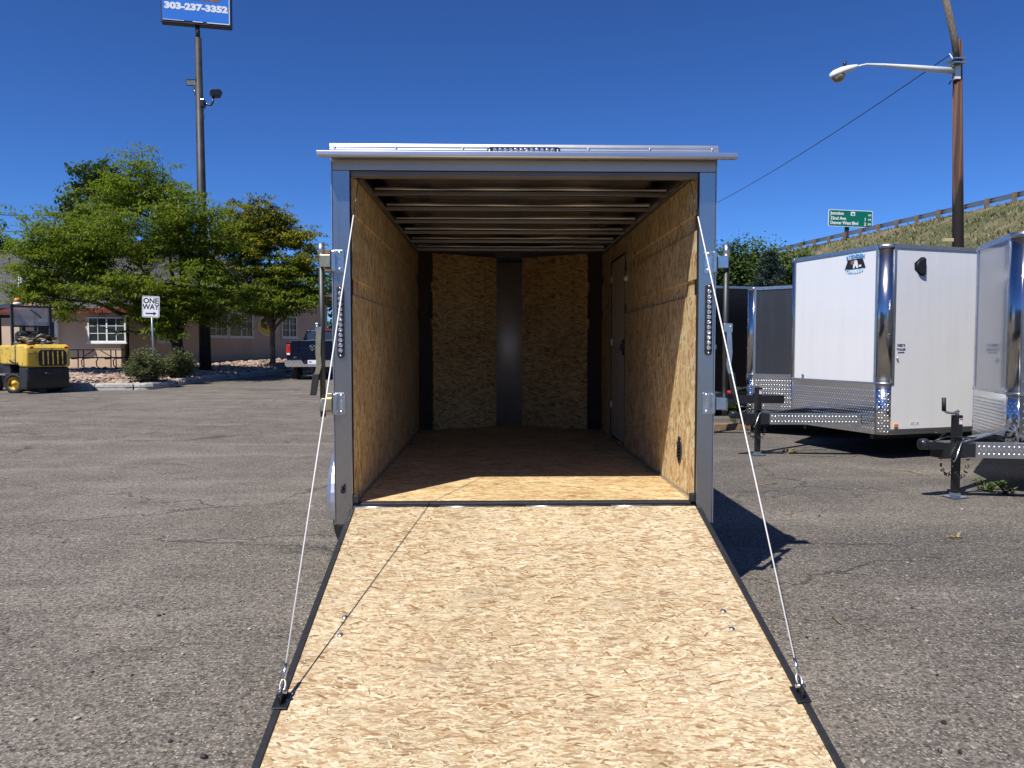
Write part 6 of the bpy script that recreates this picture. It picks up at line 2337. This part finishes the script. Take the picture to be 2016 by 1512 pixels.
# ------------------------------------------------------------------ utility pole with lamp
UY = 23.0
ub, ut = at(1880.5, 684, UY), at(1885, 80, UY)
up_ = thing("utility_pole", "brown wooden utility pole with street lamp arm behind the white trailer", "pole", (ub.x, UY, 0.0))
m = MB()
m.tube([(ub.x - 0.03, UY, -0.3), (ub.x + 0.0, UY, 4.5), (ut.x, UY, ut.z)], [0.185, 0.160, 0.125], 18)
m.build("pole", M['wood_pole'], up_)
s0, s1 = at(1885, 128, UY - 0.22), at(1846, -70, UY - 0.22)
MB().tube([s0, at(1878, 70, UY - 0.22), s1], [0.085, 0.095, 0.095], 12).build("leaning_strut", M['grey_wood'], up_)
for py in (118, 126):
    q = at(1886, py, UY - 0.16)
    MB().box(q.x - 0.2, q.x + 0.16, UY - 0.34, UY + 0.14, q.z - 0.02, q.z + 0.02).build("clamp_band", M['galv'], up_)
# lamp arm: tapered tube swept out and slightly down
ap = [at(1878, 140, UY - 0.05), at(1800, 133, UY - 0.1), at(1740, 128.5, UY - 0.15), at(1706, 127, UY - 0.2), at(1695, 129, UY - 0.2), at(1684, 133, UY - 0.2)]
larm = MB().tube(ap, [0.105, 0.075, 0.05, 0.034, 0.03, 0.03], 12).build("lamp_arm", M['lamp_white'], up_)
q = at(1879, 140, UY)
MB().box(q.x - 0.06, q.x + 0.1, UY - 0.16, UY + 0.02, q.z - 0.28, q.z + 0.2).build("arm_plate", M['lamp_white'], larm)
# cobra head
c0, c1 = at(1688, 131, UY - 0.2), at(1634, 152, UY - 0.2)
ax_ = (c1 - c0).normalized()
X = frame(c0, ax_, Vector((0, 1, 0)))
Lh = (c1 - c0).length
m = MB(X)
prof = [(-0.02, 0.05, 0.06), (0.08, 0.075, 0.09), (0.25, 0.13, 0.13), (0.50, 0.19, 0.16), (0.72, 0.17, 0.15), (0.84, 0.10, 0.10), (0.87, 0.03, 0.03)]
vs, fs = [], []
n = 14
sc_ = Lh / 0.87
for (xx, hw, hh) in prof:
    for k in range(n):
        a = 2 * math.pi * k / n
        z_ = math.sin(a)
        vs.append((xx * sc_, hw * math.cos(a), (hh * z_ if z_ < 0 else hh * 0.45 * z_)))
for i in range(len(prof) - 1):
    for k in range(n):
        w = (k + 1) % n
        fs.append((i * n + k, i * n + w, (i + 1) * n + w, (i + 1) * n + k))
fs += [tuple(range(n)), tuple((len(prof) - 1) * n + k for k in range(n))]
# frame z axis points along x cross y; make the bulge face up
m.X = X if (X.to_3x3() @ Vector((0, 0, 1))).z < 0 else X @ Matrix.Diagonal((1, 1, -1, 1))
m.add(vs, fs, True)
head = m.build("lamp_head", M['lamp_white'], up_)
gl = c0 + ax_ * Lh * 0.70 + Vector((0, 0, -0.05))
m = MB(frame(gl, ax_, Vector((0, 1, 0))) if (frame(gl, ax_, Vector((0, 1, 0))).to_3x3() @ Vector((0, 0, 1))).z > 0 else frame(gl, ax_, Vector((0, -1, 0))))
m.lathe([(0.17, 0.04), (0.165, -0.04), (0.14, -0.12), (0.09, -0.17), (0.03, -0.19)], 18, Matrix.Diagonal((1.25, 0.95, 1, 1)))
m.build("lamp_lens", M['lamp_glass'], head)
q = at(1663, 127, UY - 0.2)
MB().tube([(q.x, q.y, q.z - 0.06), (q.x, q.y, q.z + 0.08)], 0.05, 10).build("photocell", M['lens_black'], head)
MB().tube([at(1869, 106, UY - .1), at(1878, 118, UY - .15), at(1876, 132, UY - .12)], 0.02, 6).build("service_loop", M['lamp_white'], up_)
MB().tube([at(1878, 146, UY - .1), at(1874, 156, UY - .2), at(1868, 166, UY - .2)], 0.02, 6).build("cut_wire", M['black'], up_)
# camera sized fixture near the trailer roof
q = at(1870, 472, UY - 0.3)
MB().box(q.x - 0.16, q.x + 0.12, q.y, q.y + 0.12, q.z - 0.05, q.z + 0.05).build("junction_box", plain("putty_box", (0.55, 0.45, 0.25), 0.5), up_)
sw0, sw1 = at(1870, 108, UY - 0.15), at(1330, 438, 52)
pts = []
for i in range(17):
    t = i / 16
    p = sw0.lerp(sw1, t)
    p.z -= 1.1 * 4 * t * (1 - t) * 0.35
    pts.append(p)
w_ = MB().tube(pts, 0.016, 5).build("service_wire", M['black'])
tag(w_, "thin black wire sagging from the wooden utility pole behind the open trailer", "wire")
for i, (y0, y1) in enumerate(((416, 421), (448, 452))):
    a, b = at(-120, y0 - 2, 60), at(130, y1 + 1, 75)
    w_ = MB().tube([a, a.lerp(b, 0.5) - Vector((0, 0, 0.25)), b], 0.025, 5).build("power_line", M['black'])
    tag(w_, ("upper" if i == 0 else "lower") + " of two power lines at the far left edge", "wire", "power lines at the left edge")

# ------------------------------------------------------------------ guardrail on the embankment
gr_ = thing("guardrail", "highway guardrail with wooden posts along the top of the grassy embankment", "guardrail", (RAIL0.x, RAIL0.y, HILL_Z))
post_me = None
RX_ = frame((0, 0, 0), RAILD, RAILN)
for k in range(-9, 62):
    c = RAIL0 + RAILD * (1.905 * k)
    if post_me is None:
        m = MB(RX_)
        m.box(-0.085, 0.085, -0.02, 0.20, -1.1, 0.15)
        o = m.build("post", M['post_wood'], gr_, world=False, bevel=0.015)
        post_me = o
    else:
        o = post_me.copy()
        COL.objects.link(o)
    o.location = Vector((c.x - RAIL0.x, c.y - RAIL0.y, c.z - HILL_Z + random.uniform(-0.03, 0.03)))
    o.rotation_euler = (0, 0, random.uniform(-0.05, 0.05))
m = MB()
a, b = RAIL0 - RAILD * 20, RAIL0 + RAILD * 118
prof = [(-0.03, 0.155), (-0.10, 0.10), (-0.10, 0.06), (-0.03, 0.0), (-0.10, -0.06), (-0.10, -0.10), (-0.03, -0.155), (-0.035, -0.155), (-0.105, -0.10), (-0.105, -0.06), (-0.035, 0.0), (-0.105, 0.06), (-0.105, 0.10), (-0.035, 0.155)]
m.prism([a + RAILN * q + Vector((0, 0, z)) for q, z in prof], (b - a))
m.build("rail", M['galv'], gr_)

# ------------------------------------------------------------------ green highway sign
HY = 60.0
hs0, hs1 = at(1628, 413, HY), at(1720, 447.5, HY)
hc = (hs0 + hs1) / 2
hsn = thing("highway_sign", "green highway distance sign listing Junction, 32nd Ave and Denver West Blvd", "sign", (at(1669, 470, HY).x, HY, HILL_Z))
X = frame(hc, (1, 0.12, -0.016), (0, 0, 1))
hw, hh = (hs1.x - hs0.x) / 2, (hs0.z - hs1.z) / 2 - 0.02
MB(X).prism(rounded(hw, hh, 0.12, 0.0), (0, 0, 0.03)).build("board", M['sign_white'], hsn)
MB(X).prism(rounded(hw - 0.05, hh - 0.05, 0.09, 0.031), (0, 0, 0.01)).build("face", M['sign_green'], hsn)
ls = 0.34
Tm = lambda x, y: X @ Matrix.Translation((x, y, 0.045))
text("lettering", "Junction", ls, Tm(-hw + 0.17, hh * 0.55), M['sign_white'], hsn, 0.004, 0.010, 1.0, 'LEFT')
text("lettering", "32nd Ave", ls, Tm(-hw + 0.17, -0.03), M['sign_white'], hsn, 0.004, 0.010, 1.0, 'LEFT')
text("lettering", "Denver West Blvd", ls, Tm(-hw + 0.17, -hh * 0.58), M['sign_white'], hsn, 0.004, 0.010, 0.92, 'LEFT')
for yy, a_, b_ in ((hh * 0.45, "", "1/4"), (-0.05, "1", "1/4"), (-hh * 0.62, "2", "3/4")):
    text("lettering", b_, 0.22, Tm(hw - 0.13, yy), M['sign_white'], hsn, 0.004, 0.006, 1.0, 'RIGHT')
    if a_:
        text("lettering", a_, ls, Tm(hw - 0.55, yy), M['sign_white'], hsn, 0.004, 0.010, 1.0, 'RIGHT')
MB(X).box(hw * 0.0, hw * 0.0 + 0.36, hh * 0.32, hh * 0.80, 0.042, 0.05).build("route_shield", M['sign_white'], hsn)
text("lettering", "58", 0.22, Tm(0.18, hh * 0.5) @ Matrix.Translation((0, 0, 0.008)), M['decal_navy'], hsn, 0.003, 0.006)
pq = at(1669, 460, HY)
MB().box(pq.x - 0.13, pq.x + 0.13, HY + 0.06, HY + 0.3, HILL_Z - 0.5, hc.z + hh * 0.6).build("post", M['sign_black'], hsn)
pq = at(1481, 480, 70)
sp_ = MB().tube([(pq.x, 70, HILL_Z), (pq.x, 70, pq.z + 0.05)], 0.07, 8).build("marker_post", M['sign_black'])
tag(sp_, "slim dark marker post standing at the far end of the guardrail", "post")

# ------------------------------------------------------------------ small things on the asphalt
tm = MB(frame(gnd(1442, 846) + Vector((0, 0, 0.0)), (1, 0.12, 0), (0, 1, 0))).box(-0.75, 0.55, -0.07, 0.07, 0.0, 0.11).build("timber", M['timber'], bevel=0.008)
tag(tm, "old brown timber lying on the asphalt under the black trailer tongue", "timber")


def weed(label, p, r, h, seed, n=120, leaf='leaf_light'):
    root = thing("weed", label, "weed", tuple(p), 0, "weeds growing through the asphalt")
    rr = np.random.default_rng(seed)
    cs = []
    m = MB()
    for i in range(10):
        a = rr.uniform(0, 6.28)
        top = Vector((math.cos(a) * r * rr.uniform(.2, 1), math.sin(a) * r * rr.uniform(.2, 1), h * rr.uniform(.3, 1)))
        m.tube([(0, 0, -0.01), top * 0.5 + Vector((0, 0, h * 0.1)), top], [0.004, 0.003, 0.0015], 4, False)
        cs += [tuple(top), tuple(top * 0.7)]
    m.build("stem", M[leaf], root, world=False)
    V = fronds(n, np.array(cs), 0.045, (0.06, 0.02), seed, droop=-0.2, flat=0.8)
    V[:, :, 2] = np.maximum(V[:, :, 2], 0.003)
    quads_mesh("foliage", V, M[leaf], root)


weed("small green weed just right of the crank jack's foot", gnd(1940, 968), 0.10, 0.13, 81)
weed("leafy weed in the shadow at the right edge", gnd(1978, 972), 0.12, 0.13, 83)
weed("dry pale weed patch near the white trailer's jack", gnd(1545, 893), 0.20, 0.05, 85, 160, 'straw')
weed("tiny dry weed on the bare asphalt right of the trailer shadow", gnd(1880, 1060), 0.05, 0.02, 87, 22, 'straw')
weed("tall green weed by the charcoal trailer's apron", gnd(1448, 845), 0.14, 0.75, 89, 500)

# straws and pebbles littering the lot
m = MB()
for (a, b) in (((1752, 926), (1790, 929)), ((1790, 929), (1815, 935)), ((1478, 953), (1508, 954)), ((1486, 957), (1530, 953)), ((1640, 1217), (1655, 1231)), ((1545, 1014), (1562, 1013)), ((1548, 896), (1640, 899))):
    m.tube([gnd(*a) + Vector((0, 0, 0.008)), gnd(*b) + Vector((0, 0, 0.012))], 0.005, 5)
tag(m.build("straw_litter", M['straw']), "dry straw stalks scattered on the asphalt", "straw", kind="stuff")
sp, sz = [], []
rr = random.Random(77)
for _ in range(650):
    px, py = rr.uniform(0, 2016), 790 + 730 * rr.random() ** 1.0
    p = gnd(px, py)
    if p.y > 22 or (XL - 0.1 < p.x < XR + 0.12 and p.y < 9):
        continue
    s_ = rr.choice((0.004, 0.005, 0.006, 0.008, 0.011)) * rr.uniform(0.7, 1.3)
    sp.append((p.x, p.y, p.z + s_ * 0.3))
    sz.append(s_)
stones("pebbles", sp, sz, M['pebble'], "loose pebbles scattered over the asphalt lot", 5)
sp, sz = [], []
for q, s_ in (((1613, 1017), 0.022), ((1588, 1256), 0.018), ((1610, 1258), 0.012), ((1857, 1424), 0.022), ((313, 1213), 0.022), ((322, 1210), 0.014), ((335, 1461), 0.020), ((402, 1492), 0.022), ((190, 1250), 0.012), ((1850, 1480), 0.02), ((1890, 1483), 0.02), ((1932, 1228), 0.013), ((1845, 1330), 0.013), ((1795, 1198), 0.014), ((246, 1000), 0.02), ((260, 1330), 0.012), ((182, 1324), 0.015)):
    s_ *= 0.55
    p = gnd(*q)
    sp.append((p.x, p.y, p.z + s_ * 0.35))
    sz.append(s_)
stones("tar_crumbs", sp, sz, M['black_trim'], "dark crumbs of broken asphalt lying on the lot", 6)
